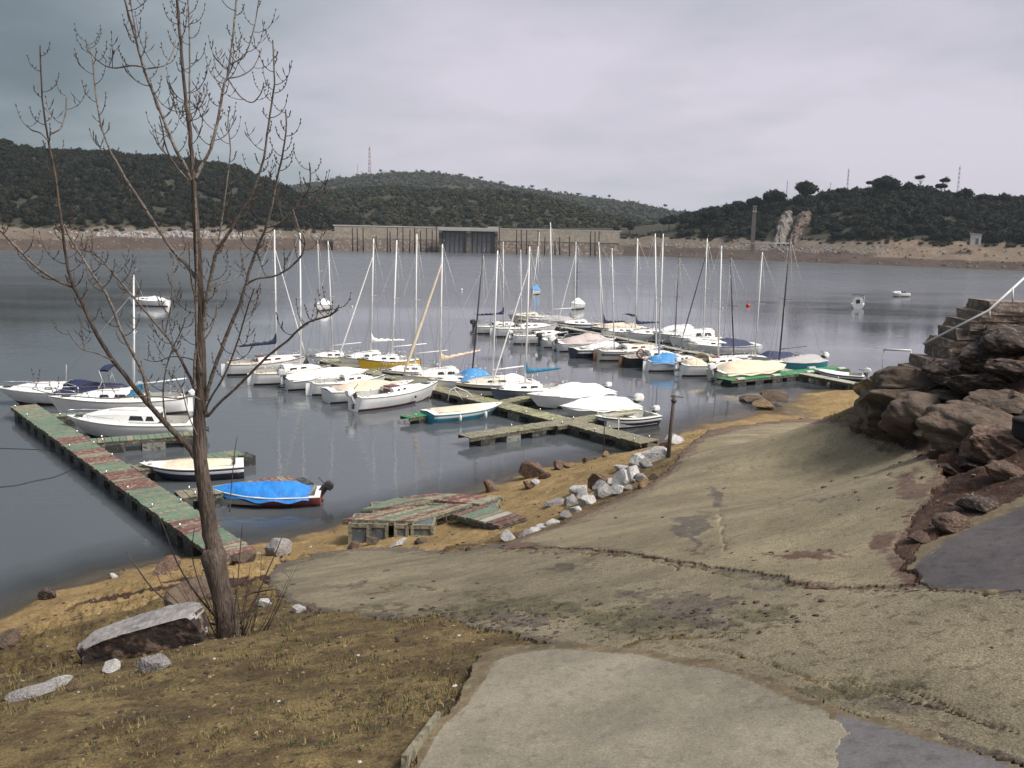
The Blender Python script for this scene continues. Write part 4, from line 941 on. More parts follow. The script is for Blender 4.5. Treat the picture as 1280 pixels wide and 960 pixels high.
    # mast, boom, sails, rigging
    if mast:
        mx, mh, ly, lx, mc = mast      # base x, height, lean (dx,dy at the top)
        mm = {'alu': m_alu, 'white': m_aluw, 'dark': m_alud, 'brown': m_alub}[mc]
        tb = (mx+L/2)/L; zb = sz(tb)+camber(tb)+(cabin[2] if cabin and cabin[0] < tb < cabin[1] else 0)
        if cabin and cabin[0] < tb < cabin[1]: zb = sz(tb)+cabin[2]*.8
        base = Vector((mx, 0, zb-.25)); topv = Vector((mx+lx, ly, mh)); ax = (topv-base)
        mr = .052 if mh < 9 else .060
        ms = MB().tube([base, base+ax*.5, topv], [mr, mr, mr*.7], mm, 8).build('mast', o)
        MB().box(topv+Vector((0, 0, .03)), (.16, .07, .05), m_alud).tube([topv, topv+Vector((-.15, 0, .28))], .008, m_wire, 3).build('masthead', ms)
        sp = base+ax*.52; spw = B*.30
        MB().tube([sp+Vector((-.12, -spw, .05)), sp, sp+Vector((-.12, spw, .05))], .016, mm, 5).build('spreader', ms)
        hd = base+ax*(.86 if kind == 'sloop' else .95); bowp = Vector((X(.985, 1), 0, sz(1)+.06))
        mb = MB(); rw = .0085
        for sd in (-1, 1):
            ch = Vector((mx-.25, sd*hb(tb)*.93, sz(tb))); mb.tube([topv, sp+Vector((-.12, sd*spw, .05)), ch], rw, m_wire, 3); mb.tube([sp-ax*.02, ch+Vector((.35, 0, 0))], rw, m_wire, 3)
        mb.tube([topv, (X(0, 1)+.08, 0, sz(0)+.1)], rw, m_wire, 3)
        if not jib: mb.tube([hd, bowp], rw, m_wire, 3)
        mb.build('rigging', ms, kind='stuff')
        if jib:
            cmj = {'white': CLOTH['white'], 'cream': CLOTH['cream'], 'grey': CLOTH['grey'], 'dark': m_alud, 'peach': CLOTH['peach']}[jib[0]]; jr = jib[1]
            pts = [hd.lerp(bowp, s) for s in (0, .04, .2, .45, .7, .9, .96, 1)]
            MB().tube(pts, [.01, jr*.5, jr*.7, jr*.9, jr, jr*.9, jr*.5, .02], cmj, 8).build('furled_jib', o)
        if boom:
            bl, bh, cc = boom[:3]; up = boom[3] if len(boom) > 3 else .1
            g = base+ax*((bh-base.z)/ax.z); e = g+Vector((-bl, 0, up)); sw = boom[4] if len(boom) > 4 else 0; e.y += sw
            bo = MB().tube([g, e], .04, m_alub if mc in ('brown', 'dark') and cc is None else (m_aluw if mc == 'white' else m_alu), 6).build('boom', o)
            if cc:
                G = []; n = 18
                for i in range(n):
                    s = i/(n-1); p = g.lerp(e, s); r = .17*(1-.55*s)*(1+.18*math.sin(i*2.1+bl)); hgt = r*1.7+.55*max(0, 1-s/.13)**1.4
                    G.append([(p.x, p.y+math.sin(a)*r*.62, p.z-.06+(math.cos(a)*.5+.5)*hgt) for a in [k*math.pi/4 for k in range(9)]])
                mb = MB().grid(G, CLOTH[cc], True); mb.add(G[-1][:8], [tuple(range(8))], CLOTH[cc]); mb.add(G[0][:8], [tuple(range(7, -1, -1))], CLOTH[cc]); mb.build('sail_cover', bo)
    if spray:
        t0 = spray[0]; G = []
        for i in range(6):
            s = i/5; G.append([(X(t0, 1)+.75*(1-s)**1.5-.1, math.sin(a)*hb(t0)*.62, sz(t0)+(cabin[2] if cabin else 0)*.7+.52*s**.6*max(math.cos(a), 0)**.4) for a in [-1.57+k*3.14/8 for k in range(9)]])
        MB().grid(G, CLOTH[spray[1]], True).build('sprayhood', o)
    if bimini:
        t0, col, fold = bimini; x = X(t0, 1); z = sz(t0); w = hb(t0)*.9
        q = MB()
        for sd in (-1, 1): q.tube([(x, sd*w, z), (x+.35, sd*w, z+1.25)], .018, m_fend, 5).tube([(x+.5, sd*w, z), (x+.2, sd*w, z+.7)], .015, m_fend, 5)
        q = q.build('bimini_frame', o)
        G = [[(x+.35-fold*.5*(k/5), w*v, z+1.25+.10*(1-v*v)+.04*math.sin(k/5*3.14)) for v in (-1, -.6, -.2, .2, .6, 1)] for k in range(6)]
        G2 = [[(a, b, c-.09) for (a, b, c) in r] for r in G]
        mb = MB().grid(G, CLOTH[col], True).grid(G2, CLOTH[col], True, True); mb.build('bimini_canvas', q)
    if antenna: MB().tube([(X(antenna, 1), hb(antenna)*.5, sz(antenna)), (X(antenna, 1)-.1, hb(antenna)*.5, sz(antenna)+1.5)], .012, m_fend, 4).build('aerial', o)
    # outboard
    if motor:
        mcol = {'white': GEL['white'], 'black': m_rubber, 'grey': GEL['grey'], 'navy': GEL['navy']}[motor[0]]; sc = motor[1]; tilt = motor[2] if len(motor) > 2 else 0; yo = motor[3] if len(motor) > 3 else 0
        e = bpy.data.objects.new('outboard_motor', None); COL.objects.link(e); e.parent = o; e.empty_display_size = .2
        e.location = (X(0, .8)-.12*sc, yo, sz(0)+.05); e.rotation_euler = (0, tilt, 0)
        prof = [(-.24, .12), (-.30, .30), (-.22, .46), (.02, .50), (.16, .40), (.17, .14)]
        mb = MB(); w = .15*sc
        for (s1, s2, kk, jj) in ((-1, 1, 0, 0),):
            rows = []
            for yy, k in ((-1, .55), (-.85, .92), (0, 1.0), (.85, .92), (1, .55)): rows.append([((x*k-.04*(1-k))*sc, yy*w, (.30+(z-.30)*k)*sc) for x, z in prof])
            for a in range(4):
                for b in range(6): mb.add([rows[a][b], rows[a][(b+1) % 6], rows[a+1][(b+1) % 6], rows[a+1][b]], [(0, 1, 2, 3)], mcol, True)
            mb.add(rows[0], [tuple(range(6))], mcol); mb.add(rows[4], [tuple(range(5, -1, -1))], mcol)
        mb.build('cowling', e)
        mb = MB().box((-.04*sc, 0, -.18*sc), (.15*sc, .09*sc, .68*sc), mcol if motor[0] != 'white' else GEL['grey']).box((-.08*sc, 0, -.42*sc), (.36*sc, .16*sc, .03*sc), m_rubber).tube([(-.22*sc, 0, -.56*sc), (.12*sc, 0, -.56*sc)], [.06*sc, .03*sc], m_rubber, 6)
        mb.box((.12*sc, 0, .02*sc), (.16*sc, .22*sc, .28*sc), m_rubber).tube([(.1*sc, 0, .25*sc), (.55*sc, 0, .36*sc)], .02*sc, m_rubber, 5); mb.build('drive_leg', e)
        mb = MB()
        for k in range(3):
            a = k*2.094; mb.box((-.24*sc, math.cos(a)*.07*sc, -.56*sc+math.sin(a)*.07*sc), (.02*sc, .10*sc, .07*sc), m_rubber, rx=a)
        mb.build('propeller', e)
    if kind == 'sloop' and rudder:
        MB().box((X(0, .6)-.16, 0, fb*.35), (.26, .05, fb*1.35), m_teak if hull != 'white' else GEL['white']).tube([(X(0, 1)-.1, 0, sz(0)+.12), (X(.16, 1), 0, sz(0)+.30)], .022, m_teak, 5).build('rudder', o)
    for k in range(fenders):
        t = .3+.35*k/max(1, fenders-1) if fenders > 1 else .4
        y = -hb(t)-.09; MB().tube([(X(t, 1), y, sz(t)*.95), (X(t, 1), y, sz(t)*.85), (X(t, 1), y, sz(t)*.8), (X(t, 1), y, .16), (X(t, 1), y, .1)], [.01, .03, .085, .085, .03], m_fend, 8).build('fender', o)
    if port:
        for t in port:
            for sd in (-1, 1):
                y = sd*(hb(t)*.965+.01); MB().tube([(X(t, .7), y-sd*.02, sz(t)*.6), (X(t, .7), y+sd*.015, sz(t)*.6)], .075, m_win, 10).build('porthole', o)
    if ring:
        x = X(.2, 1); pts = [(x+.30*math.cos(a), -hb(.2)*.93, sz(.2)+.36+.30*math.sin(a)) for a in [k*math.pi/8 for k in range(17)]]
        MB().tube(pts, .06, GEL['red'], 6, cap=False).build('lifebuoy', o)
    if plate:
        t = plate; y = -hb(t)*.97-.02; MB().box((X(t, 1), y, sz(t)*.62), (.62, .03, fb*.62), m_fend).build('name_board', o)
    if marks:
        t0, t1 = marks; mb = MB(); k = int((t1-t0)*L/.11)
        for i in range(k):
            t = t0+(t1-t0)*i/k
            if i % 5 != 3: mb.box((X(t, 1), -(hb(t)*.985+.012), sz(t)*.84), (.065, .012, .09), m_rubber)
        mb.build('hull_marking', o, kind='stuff')
    # clutter on deck: cleats, winches, coiled rope
    mb = MB()
    for t in (.1, .9): mb.box((X(t, 1), -hb(t)*.7, sz(t)+camber(t)*.5+.03), (.16, .03, .04), m_chrome); mb.box((X(t, 1), hb(t)*.7, sz(t)+camber(t)*.5+.03), (.16, .03, .04), m_chrome)
    if kind == 'sloop':
        for sd in (-1, 1): mb.tube([(X(.3, 1), sd*hb(.3)*.7, sz(.3)+.03), (X(.3, 1), sd*hb(.3)*.7, sz(.3)+.17)], .05, m_chrome, 7)
    mb.build('deck_fittings', o, kind='stuff')
    if not cover:
        tx = rng.uniform(.12, .3); R = [(X(tx, 1)+math.cos(a*.9)*(.12+.01*a), hb(tx)*.2+math.sin(a*.9)*(.12+.01*a), zf+.05+.006*a) for a in range(22)]
        MB().tube(R, .014, m_rope, 4).build('rope_coil', o)
    return o

def place(stern_px, bow_px, label, group, heading=None, anchor='stern', mastpx=None, mc='alu', L=None, B=None, fb=None, kind='sloop', name='sailing_boat', cat='sailing boat', zofs=0, **kw):
    s = W(stern_px[0], stern_px[1], 0); b = W(bow_px[0], bow_px[1], 0)
    if heading is not None:
        hd = math.radians(heading); u = Vector((math.cos(hd), math.sin(hd), 0))
        fixed, tgt = (s, bow_px[0]) if anchor == 'stern' else (b, stern_px[0]); sg = 1 if anchor == 'stern' else -1
        best = None
        for k in range(20, 110):
            l = k*.1; p = fixed+u*l*sg; q, _ = project(np.array([p.x]), np.array([p.y]), np.array([0.]))
            e = abs(q[0]-tgt)
            if best is None or e < best[0]: best = (e, l)
        Lx = L or min(max(best[1]*1.12, 3.2), 8.0)
        if anchor == 'stern': b = s+u*Lx
        else: b = b+u*.6; s = b-u*Lx
    d = b-s; LL = d.length if not L or heading is not None else L
    if heading is None and L: b = s+d.normalized()*L; LL = L
    c = (s+b)/2; hd = math.atan2(d.y, d.x)
    B = B or min(max(LL*.40, 1.5), 2.7); fb = fb or {'sloop': .40+.062*LL, 'motor': .36+.06*LL, 'dinghy': .42}[kind]
    o = thing(name, (c.x, c.y, zofs), hd, label, cat, group)
    rng = random.Random(int(stern_px[0]*7+stern_px[1]))
    mast = None
    if mastpx:
        (bx, by), (tx, ty) = mastpx; best = None
        for k in range(-30, 31):
            l = LL*.42*k/30; p = c+Vector((math.cos(hd), math.sin(hd), 0))*l; q, _ = project(np.array([p.x]), np.array([p.y]), np.array([fb+.4])); e = abs(q[0]-bx)
            pen = abs(l-LL*.06)*1.2
            if best is None or e+pen < best[0]: best = (e+pen, l)
        l = best[1]; p = c+Vector((math.cos(hd), math.sin(hd), 0))*l; top = WY(tx, ty, p.y)
        off = Vector((top.x-p.x, 0, 0)); off.x = max(-.09*top.z, min(.09*top.z, off.x)); R = Matrix.Rotation(-hd, 3, 'Z'); lo = R @ off
        mast = (l, top.z, lo.y, lo.x, mc)
    boat(o, kind, LL, B, fb, mast=mast, rng=rng, **kw)
    # mooring line from the bow
    return o

CAB = (.38, .84, .29, .60)
G2, G2F, G3, G3F, GL, GM = ('boats moored stern-out along the near side of the middle pontoon', 'boats moored along the far side of the middle pontoon', 'boats moored along the near side of the far pontoon', 'boats moored along the far side of the far pontoon', 'boats moored at the left pontoon', 'boats moored out on the lake')
# --- left pontoon
place((172, 503), (12, 505), 'white motor cruiser with navy canopy, furthest along the left pontoon', GL, kind='motor', name='motor_boat', cat='motor boat', L=7.4, fb=.72, B=2.5, hull='white', bottom='brown', screen=.5, cabin=(.50, .86, .30, .66), windows=[(.2, .35)], tarp=(.06, .56, .55, 'navy', 0, .0, .75), bimini=(.18, 'navy', .9), antenna=.48, motor=('grey', .8))
place((238, 514), (72, 521), 'white sailing boat with bare white mast between two cruisers at the left pontoon', GL, L=6.9, mastpx=((168, 480), (167, 343)), mc='white', hull='white', bottom='brown', cabin=(.40, .8, .36, .6), boom=(2.6, 1.55, None, .25), spray=(.36, 'petrol'), motor=('white', .8, -.9))
place((252, 547), (104, 547), 'white cabin cruiser with two dark side windows behind the tree', GL, kind='motor', name='motor_boat', cat='motor boat', L=6.1, B=2.35, fb=.78, hull='white', bottom='brown', cabin=(.30, .86, .50, .72), windows=[(.02, .14), (.16, .36)], motor=('black', .9), deck=None)
place((305, 594), (192, 600), 'small white motorboat with navy hull and tan mattress cover near the tree', GL, kind='motor', name='motor_boat', cat='motor boat', L=3.9, B=1.7, fb=.52, hull='navy', bottom='black', stripe='white', tarp=(.12, .80, .22, 'cream', 0, -.12, .5), rails=False, marks=(.35, .72))
place((402, 628), (276, 630), 'red boat under a bright blue tarpaulin with a black outboard, nearest the shore', GL, kind='dinghy', name='motor_boat', cat='motor boat', L=3.9, B=1.65, fb=.40, hull='red', bottom='maroon', tarp=(.10, 1.0, .42, 'blue', 0, .06, .35), rails=False, motor=('black', .8, -.6))
# --- middle pontoon, near side
place((280, 469), (372, 452), 'white sloop with navy sail cover, leftmost at the middle pontoon', G2, heading=31, mastpx=((345, 450), (343, 287)), mc='white', hull='white', bottom='black', deck='cream', cabin=CAB, boom=(2.5, 2.0, 'navy', -.1), jib=('white', .045), hatch='maroon')
place((313, 481), (405, 462), 'white sloop with cream deck and bare boom, second from the left end', G2, heading=31, mastpx=((376, 450), (375, 289)), mc='white', hull='white', bottom='black', deck='cream', cabin=CAB, boom=(2.4, 1.75, None, .0))
place((356, 487), (450, 462), 'white covered motorboat with raised grey outboard between two sloops', G2, heading=31, kind='motor', name='motor_boat', cat='motor boat', hull='white', bottom='black', cover=(.04, .97, .5, 'white', 0, .03, .5), motor=('grey', 1.1), rails=False)
place((386, 494), (462, 474), 'small white dayboat with bluish cockpit and a rail along its side', G2, heading=31, hull='white', bottom='black', L=5.0, cabin=(.42, .78, .26, .58), rails=True)
place((408, 503), (505, 478), 'white boat under a pale peach cover beside the big white sloop', G2, heading=31, kind='motor', name='motor_boat', cat='motor boat', hull='white', bottom='navy', cover=(.10, .80, .45, 'peach', 0, -.02, .5))
place((440, 514), (548, 496), 'white sloop hull with a round black porthole and dark red waterline, nearest in the row', G2, hull='white', bottom='maroon', band=.10, cabin=(.38, .74, .24, .58), port=(.58,), hatch='maroon', motor=('white', 1.1, -.45), rudder=False, rails=False, B=2.2, fb=.74, windows=[(.1, .22), (.3, .42)])
# --- middle pontoon, far side
place((455, 440), (392, 459), 'white sloop with slanting furled jib behind the covered motorboat', G2F, heading=212, anchor='bow', mastpx=((416, 445), (410, 301)), mc='alu', hull='white', bottom='black', cabin=CAB, boom=(2.2, 1.5, None, .1), deck='cream')
place((505, 436), (433, 462), 'white sloop with white sail cover and furled jib, left of the yellow hull', G2F, heading=212, anchor='bow', mastpx=((463, 448), (467, 298)), mc='alu', hull='white', bottom='black', cabin=(.4, .82, .4, .64), boom=(2.6, 1.9, 'white', .0), jib=('white', .06))
place((525, 445), (457, 470), 'yellow-hulled sloop with white deck in the middle of the row', G2F, heading=212, anchor='bow', mastpx=((490, 452), (496, 300)), mc='white', hull='yellow', bottom='brown', cabin=CAB, fb=.95, boom=(2.6, 1.9, None, .1))
place((552, 452), (486, 478), 'white sloop with a blue sheer stripe right of the yellow hull', G2F, heading=212, anchor='bow', mastpx=((519, 458), (521, 292)), mc='alu', hull='white', stripe='navy', bottom='brown', cabin=CAB, boom=(2.4, 1.8, None, .1))
place((605, 455), (514, 488), 'white sloop with thick furled jib and peach sail cover raised on its boom', G2F, heading=212, anchor='bow', mastpx=((549, 462), (553, 305)), mc='alu', hull='white', bottom='brown', cabin=(.38, .8, .42, .66), boom=(2.9, 1.75, 'peach', .5), jib=('cream', .11), deck='cream')
place((625, 468), (545, 492), 'low white boat with a sky-blue tent cover and a leaning black mast', G2F, heading=212, anchor='bow', mastpx=((590, 476), (604, 316)), mc='dark', hull='white', bottom='brown', cabin=(.42, .78, .22, .55), tarp=(.14, .62, .75, 'sky', 0, .02, .55), rails=False)
place((668, 474), (579, 498), 'cream sloop with dark sheer line and brown bottom right of the blue tent cover', G2F, heading=212, anchor='bow', mastpx=((616, 478), (622, 313)), mc='white', hull='cream', bottom='brown', band=.2, stripe='black', cabin=CAB, boom=(2.2, 1.6, None, .1), tarp=(.12, .50, .5, 'white', 0, -.1, .5))
place((705, 480), (623, 505), 'grey-blue sloop with petrol-blue sail cover on its boom', G2F, heading=212, anchor='bow', mastpx=((657, 485), (662, 308)), mc='alu', hull='greyblue', bottom='greyblue', cabin=CAB, boom=(2.5, 1.7, 'petrol', .15), jib=('white', .05), deck=None)
place((758, 502), (656, 514), 'large white speedboat with a full white cover right of the blue sail cover', G2F, L=5.9, kind='motor', name='motor_boat', cat='motor boat', hull='white', bottom='brown', B=2.2, cover=(.03, .72, .62, 'white', 0, .03, .55), screen=None, motor=('white', .8))
place((794, 518), (706, 524), 'smaller white boat under a peaked cover with a white outboard', G2F, L=4.7, kind='motor', name='motor_boat', cat='motor boat', hull='white', bottom='maroon', B=1.9, fb=.55, cover=(.02, .95, .6, 'white', 0, .04, .45), rails=False, motor=('white', 1.15))
place((817, 529), (748, 537), 'open navy-hulled boat with white name board at the shore end of the middle pontoon', G2F, L=3.9, kind='dinghy', name='motor_boat', cat='motor boat', hull='navy', bottom='black', stripe='white', fb=.5, rails=False, motor=('white', .8), plate=.72)
place((534, 528), (618, 519), 'turquoise and white speedboat with two white fenders on the near side', G2, kind='motor', name='motor_boat', cat='motor boat', L=4.6, B=1.9, fb=.5, hull='turq', stripe='white', bottom='white', band=.06, deck=None, rails=False, fenders=2, tarp=(.10, .70, .16, 'cream', 0, -.15, .5), screen=None)
# --- far pontoon, near side
place((592, 417), (648, 405), 'white boat with a big black outboard, leftmost at the far pontoon', G3, heading=23, hull='white', bottom='black', cabin=CAB, motor=('black', 1.25), fb=.7)
place((614, 421), (688, 409), 'long white sloop with navy boom cover near the left end of the far pontoon', G3, heading=23, mastpx=((629, 410), (629, 302)), mc='alu', hull='white', bottom='maroon', cabin=CAB, boom=(2.6, 2.1, 'navy', 0), hatch='maroon')
place((638, 430), (702, 416), 'white sloop with a maroon hatch, third along the far pontoon', G3, heading=23, mastpx=((651, 420), (651, 312)), mc='alu', hull='white', bottom='maroon', cabin=CAB, hatch='maroon', motor=('white', .8))
place((676, 434), (735, 419), 'white motorboat with a dark outboard beside the maroon-hatched sloop', G3, heading=23, kind='motor', name='motor_boat', cat='motor boat', hull='white', bottom='maroon', screen=.5, motor=('black', 1.1))
place((695, 439), (762, 422), 'white boat under a dull pink-grey cover with a tilted outboard', G3, heading=23, kind='motor', name='motor_boat', cat='motor boat', hull='white', bottom='maroon', cover=(.08, .9, .7, 'pinkgrey', 0, .02, .5), motor=('white', 1.4, -.5), mastpx=((700, 425), (675, 308)) and None)
place((716, 447), (780, 430), 'navy-hulled boat with white rail and canvas cover beside the pale green hull', G3, heading=23, kind='motor', name='motor_boat', cat='motor boat', hull='navy', stripe='white', bottom='maroon', cover=(.2, .85, .5, 'white', 0, -.05, .6))
place((744, 451), (822, 432), 'off-white sloop with dark sheer stripe and bare alloy mast beside the lifebuoy', G3, heading=23, mastpx=((768, 440), (765, 310)), mc='alu', hull='cream', stripe='greyblue', bottom='maroon', cabin=CAB, boom=(2.4, 1.6, None, 0))
place((776, 459), (845, 440), 'black-hulled boat with an orange-red lifebuoy on its rail', G3, heading=23, hull='black', bottom='black', cabin=(.4, .8, .34, .6), ring=True, mastpx=((820, 440), (819, 292)), mc='white', deck='cream')
place((806, 464), (872, 447), 'white boat half covered by a bright blue tarpaulin on the far pontoon', G3, heading=23, hull='white', bottom='black', cabin=(.45, .8, .25, .6), tarp=(.05, .60, .55, 'sky', 0, .05, .6), mastpx=((824, 450), (829, 292)), mc='alu')
place((846, 470), (930, 448), 'white sloop with maroon windows and a cream dodger, near the green pontoon', G3, heading=23, mastpx=((897, 455), (902, 307)), mc='alu', hull='white', bottom='brown', cabin=(.42, .82, .32, .62), hatch='maroon', spray=(.34, 'cream'), motor=('white', .9), tarp=(.08, .36, .45, 'cream', 0, -.1, .5))
place((893, 478), (972, 463), 'cream-covered motorboat with two outboards at the end of the green pontoon', G3, heading=25, kind='motor', name='motor_boat', cat='motor boat', hull='cream', bottom='maroon', cover=(.04, .99, .75, 'cream', 0, .06, .35), motor=('white', 1.2, -.3), rails=False)
# --- far pontoon, far side
place((690, 392), (641, 404), 'beige boat with low cabin behind the leftmost sloops', G3F, heading=204, anchor='bow', hull='cream', bottom='brown', cabin=CAB, mastpx=((662, 398), (676, 308)), mc='alu')
place((722, 398), (664, 410), 'boat under a pale grey cover with a tall white mast', G3F, heading=204, anchor='bow', hull='white', bottom='brown', cover=(.1, .8, .5, 'grey', 0, 0, .5), mastpx=((691, 400), (688, 278)), mc='white', boom=(2.4, 1.9, None, .1))
place((752, 402), (703, 414), 'navy-striped sloop with a slanting furled jib under the lone moored boat', G3F, heading=204, anchor='bow', hull='navy', stripe='white', bottom='brown', cabin=CAB, mastpx=((718, 408), (720, 302)), mc='alu', jib=('white', .05))
place((802, 408), (744, 420), 'navy-hulled cruiser with cream cover and a small navy bimini', G3F, heading=204, anchor='bow', kind='motor', name='motor_boat', cat='motor boat', hull='navy', stripe='white', bottom='maroon', cover=(.05, .9, .65, 'cream', 0, 0, .5), bimini=(.25, 'navy', 1.2))
place((815, 412), (757, 425), 'white sloop with a furled jib leaning right, in front of the navy cruiser', G3F, heading=204, anchor='bow', hull='white', bottom='brown', cabin=CAB, mastpx=((742, 415), (744, 302)), mc='alu', jib=('white', .05), boom=(2.3, 1.6, 'navy', .1), L=5.2)
place((845, 412), (786, 428), 'white sloop with navy sail cover and a dark furled jib', G3F, heading=204, anchor='bow', hull='white', bottom='brown', cabin=CAB, mastpx=((795, 418), (797, 298)), mc='white', boom=(2.6, 1.7, 'navy', .1))
place((880, 414), (822, 430), 'white cabin boat with one long black window strip', G3F, heading=204, anchor='bow', kind='motor', name='motor_boat', cat='motor boat', hull='white', bottom='brown', cabin=(.3, .85, .75, .72), windows=[(.05, .7)], fb=.8)
place((900, 419), (842, 434), 'white box-cabin boat behind a brown mast', G3F, heading=204, anchor='bow', hull='white', bottom='brown', cabin=(.2, .8, .7, .7), mastpx=((844, 420), (849, 322)), mc='brown')
place((898, 424), (858, 439), 'plain white sloop with a dark jib furled to its bow', G3F, heading=204, anchor='bow', hull='white', bottom='brown', cabin=CAB, mastpx=((860, 426), (836, 322)) and ((879, 426), (884, 298)), mc='alu', jib=('dark', .05), L=5.4)
place((940, 428), (866, 445), 'white motor cruiser with a dark slate canopy beyond the maroon-windowed sloop', G3F, heading=204, anchor='bow', kind='motor', name='motor_boat', cat='motor boat', hull='white', bottom='brown', fb=.8, cabin=(.5, .88, .3, .7), tarp=(.1, .62, .6, 'slate', 0, 0, .6))
place((962, 441), (908, 455), 'flat white dayboat with a dark slanting mast', G3F, heading=204, anchor='bow', hull='white', bottom='brown', L=5.2, fb=.5, mastpx=((918, 447), (903, 320)), mc='dark', rails=False)
place((990, 442), (942, 456), 'white boat with a royal-blue cover left of the teal sloop', G3F, heading=204, anchor='bow', hull='white', bottom='brown', L=5.4, fb=.55, tarp=(.15, .75, .5, 'slate', 0, 0, .7), mastpx=((944, 448), (953, 315)), mc='alu', rails=False)
place((1029, 461), (947, 468), 'teal-hulled sloop with grey cover and a dark mast at the right of the pontoon', G3F, mastpx=((974, 448), (988, 298)), mc='dark', hull='teal', bottom='brown', band=.06, L=6.0, B=2.1, fb=.72, cover=(.06, .80, .45, 'grey', 0, .0, .3), boom=(2.8, 1.75, None, .1), motor=('white', 1.1, -.5), jib=('grey', .025), rails=False)
place((1080, 478), (1026, 474), 'small navy and white dinghy with outboard at the right end of the green pontoon', G3F, kind='dinghy', name='motor_boat', cat='motor boat', L=3.4, B=1.5, fb=.48, hull='navy', stripe='white', bottom='black', rails=False, motor=('white', 1.0), plate=.22, tarp=(.3, 1.0, .12, 'white', 0, -.03, .5))
# --- boats lying at buoys
place((212, 383), (163, 382), 'white sailing boat lying at a buoy far behind the tree', GM, hull='white', bottom='brown', L=4.9, cabin=CAB, tarp=(.1, .6, .5, 'white', 0, 0, .5))
place((412, 386), (382, 392), 'small white sloop with a white tent cover alone beyond the pontoons', GM, hull='white', bottom='brown', L=4.0, tarp=(.2, .8, .75, 'white', 0, 0, .4), mastpx=((400, 378), (397, 298)), mc='alu', rails=False)
place((672, 367), (661, 370), 'tiny white boat with pale blue cover moored far beyond the masts', GM, hull='white', bottom='brown', L=3.6, tarp=(.1, .9, .9, 'sky', 0, 0, .4), rails=False, mastpx=((674, 365), (674, 290)), mc='alu')
place((728, 385), (709, 388), 'white boat with a red stern moored just beyond the far pontoon', GM, hull='white', bottom='black', L=3.8, tarp=(.1, .8, .8, 'white', 0, 0, .45), mastpx=((721, 380), (722, 302)), mc='dark', rails=False)
place((1072, 386), (1071, 381), 'white cabin boat seen end-on, moored alone on the right of the lake', GM, kind='motor', name='motor_boat', cat='motor boat', L=4.2, B=1.8, hull='white', bottom='brown', cabin=(.3, .8, .7, .8), bimini=(.3, 'slate', 1.0))
place((1135, 371), (1116, 371), 'little white motorboat moored furthest right on the lake', GM, kind='motor', name='motor_boat', cat='motor boat', L=3.6, B=1.5, hull='white', bottom='brown', screen=.5, cabin=(.5, .85, .3, .6))
m_buoy = mat('buoy_red', (.55, .04, .03), (.45, .035, .03), rough=.5)
def buoy(px, py, r, m, lb):
    p = W(px, py, 0); o = thing('mooring_buoy', (p.x, p.y, 0), 0, lb, 'buoy', 'mooring buoys')
    MB().tube([(0, 0, -.3*r), (0, 0, .1*r), (0, 0, .6*r), (0, 0, 1.2*r), (0, 0, 1.5*r)], [r*.6, r, r, r*.6, r*.1], m, 12).build('float', o); MB().tube([(0, 0, 1.4*r), (0, 0, 1.8*r)], r*.12, m_rubber, 6).build('ring', o)
buoy(935, 383, .30, m_buoy, 'red mooring buoy floating between the masts and the cabin boat'); buoy(577, 363, .22, m_fend, 'tiny white buoy left of the pale blue covered boat'); buoy(440, 384, .14, m_fend, 'tiny white buoy right of the lone white sloop'); buoy(903, 386, .13, m_fend, 'tiny pale buoy left of the red one')

# ------------------------------------------------------------------ pontoons
WOODC = {'green': mat('painted_green', (.125, .195, .13), (.085, .14, .095), scale=2.2, rough=.85, bump=.5, col3=(.22, .17, .12), rand=.12, bscale=14),
 'red': mat('painted_red', (.17, .07, .058), (.115, .052, .044), scale=2.2, rough=.85, bump=.5, col3=(.24, .2, .15), rand=.14, bscale=14),
 'bare': mat('weathered_wood', (.27, .25, .17), (.18, .165, .11), scale=3, rough=.9, bump=.6, col3=(.12, .10, .075), rand=.16, bscale=14),
 'moss': mat('mossy_wood', (.24, .26, .12), (.30, .28, .18), scale=1.6, rough=.9, bump=.6, col3=(.12, .09, .06), rand=.18, bscale=14),
 'bright': mat('green_carpet', (.04, .24, .09), (.03, .19, .07), scale=3, rough=.9, rand=.05),
 'pale': mat('pale_wood', (.42, .41, .34), (.33, .31, .25), scale=3, rough=.9, bump=.5, rand=.1)}
m_beam = mat('dock_beam', (.10, .085, .06), (.055, .048, .035), scale=3, rough=.9, bump=.5, col3=(.2, .18, .12))
m_float = mat('dock_float', (.035, .038, .035), (.022, .022, .022), scale=2, rough=.6, col3=(.10, .10, .08))
m_floatp = mat('dock_float_pale', (.24, .25, .22), (.15, .15, .13), scale=2, rough=.8, col3=(.06, .06, .05))
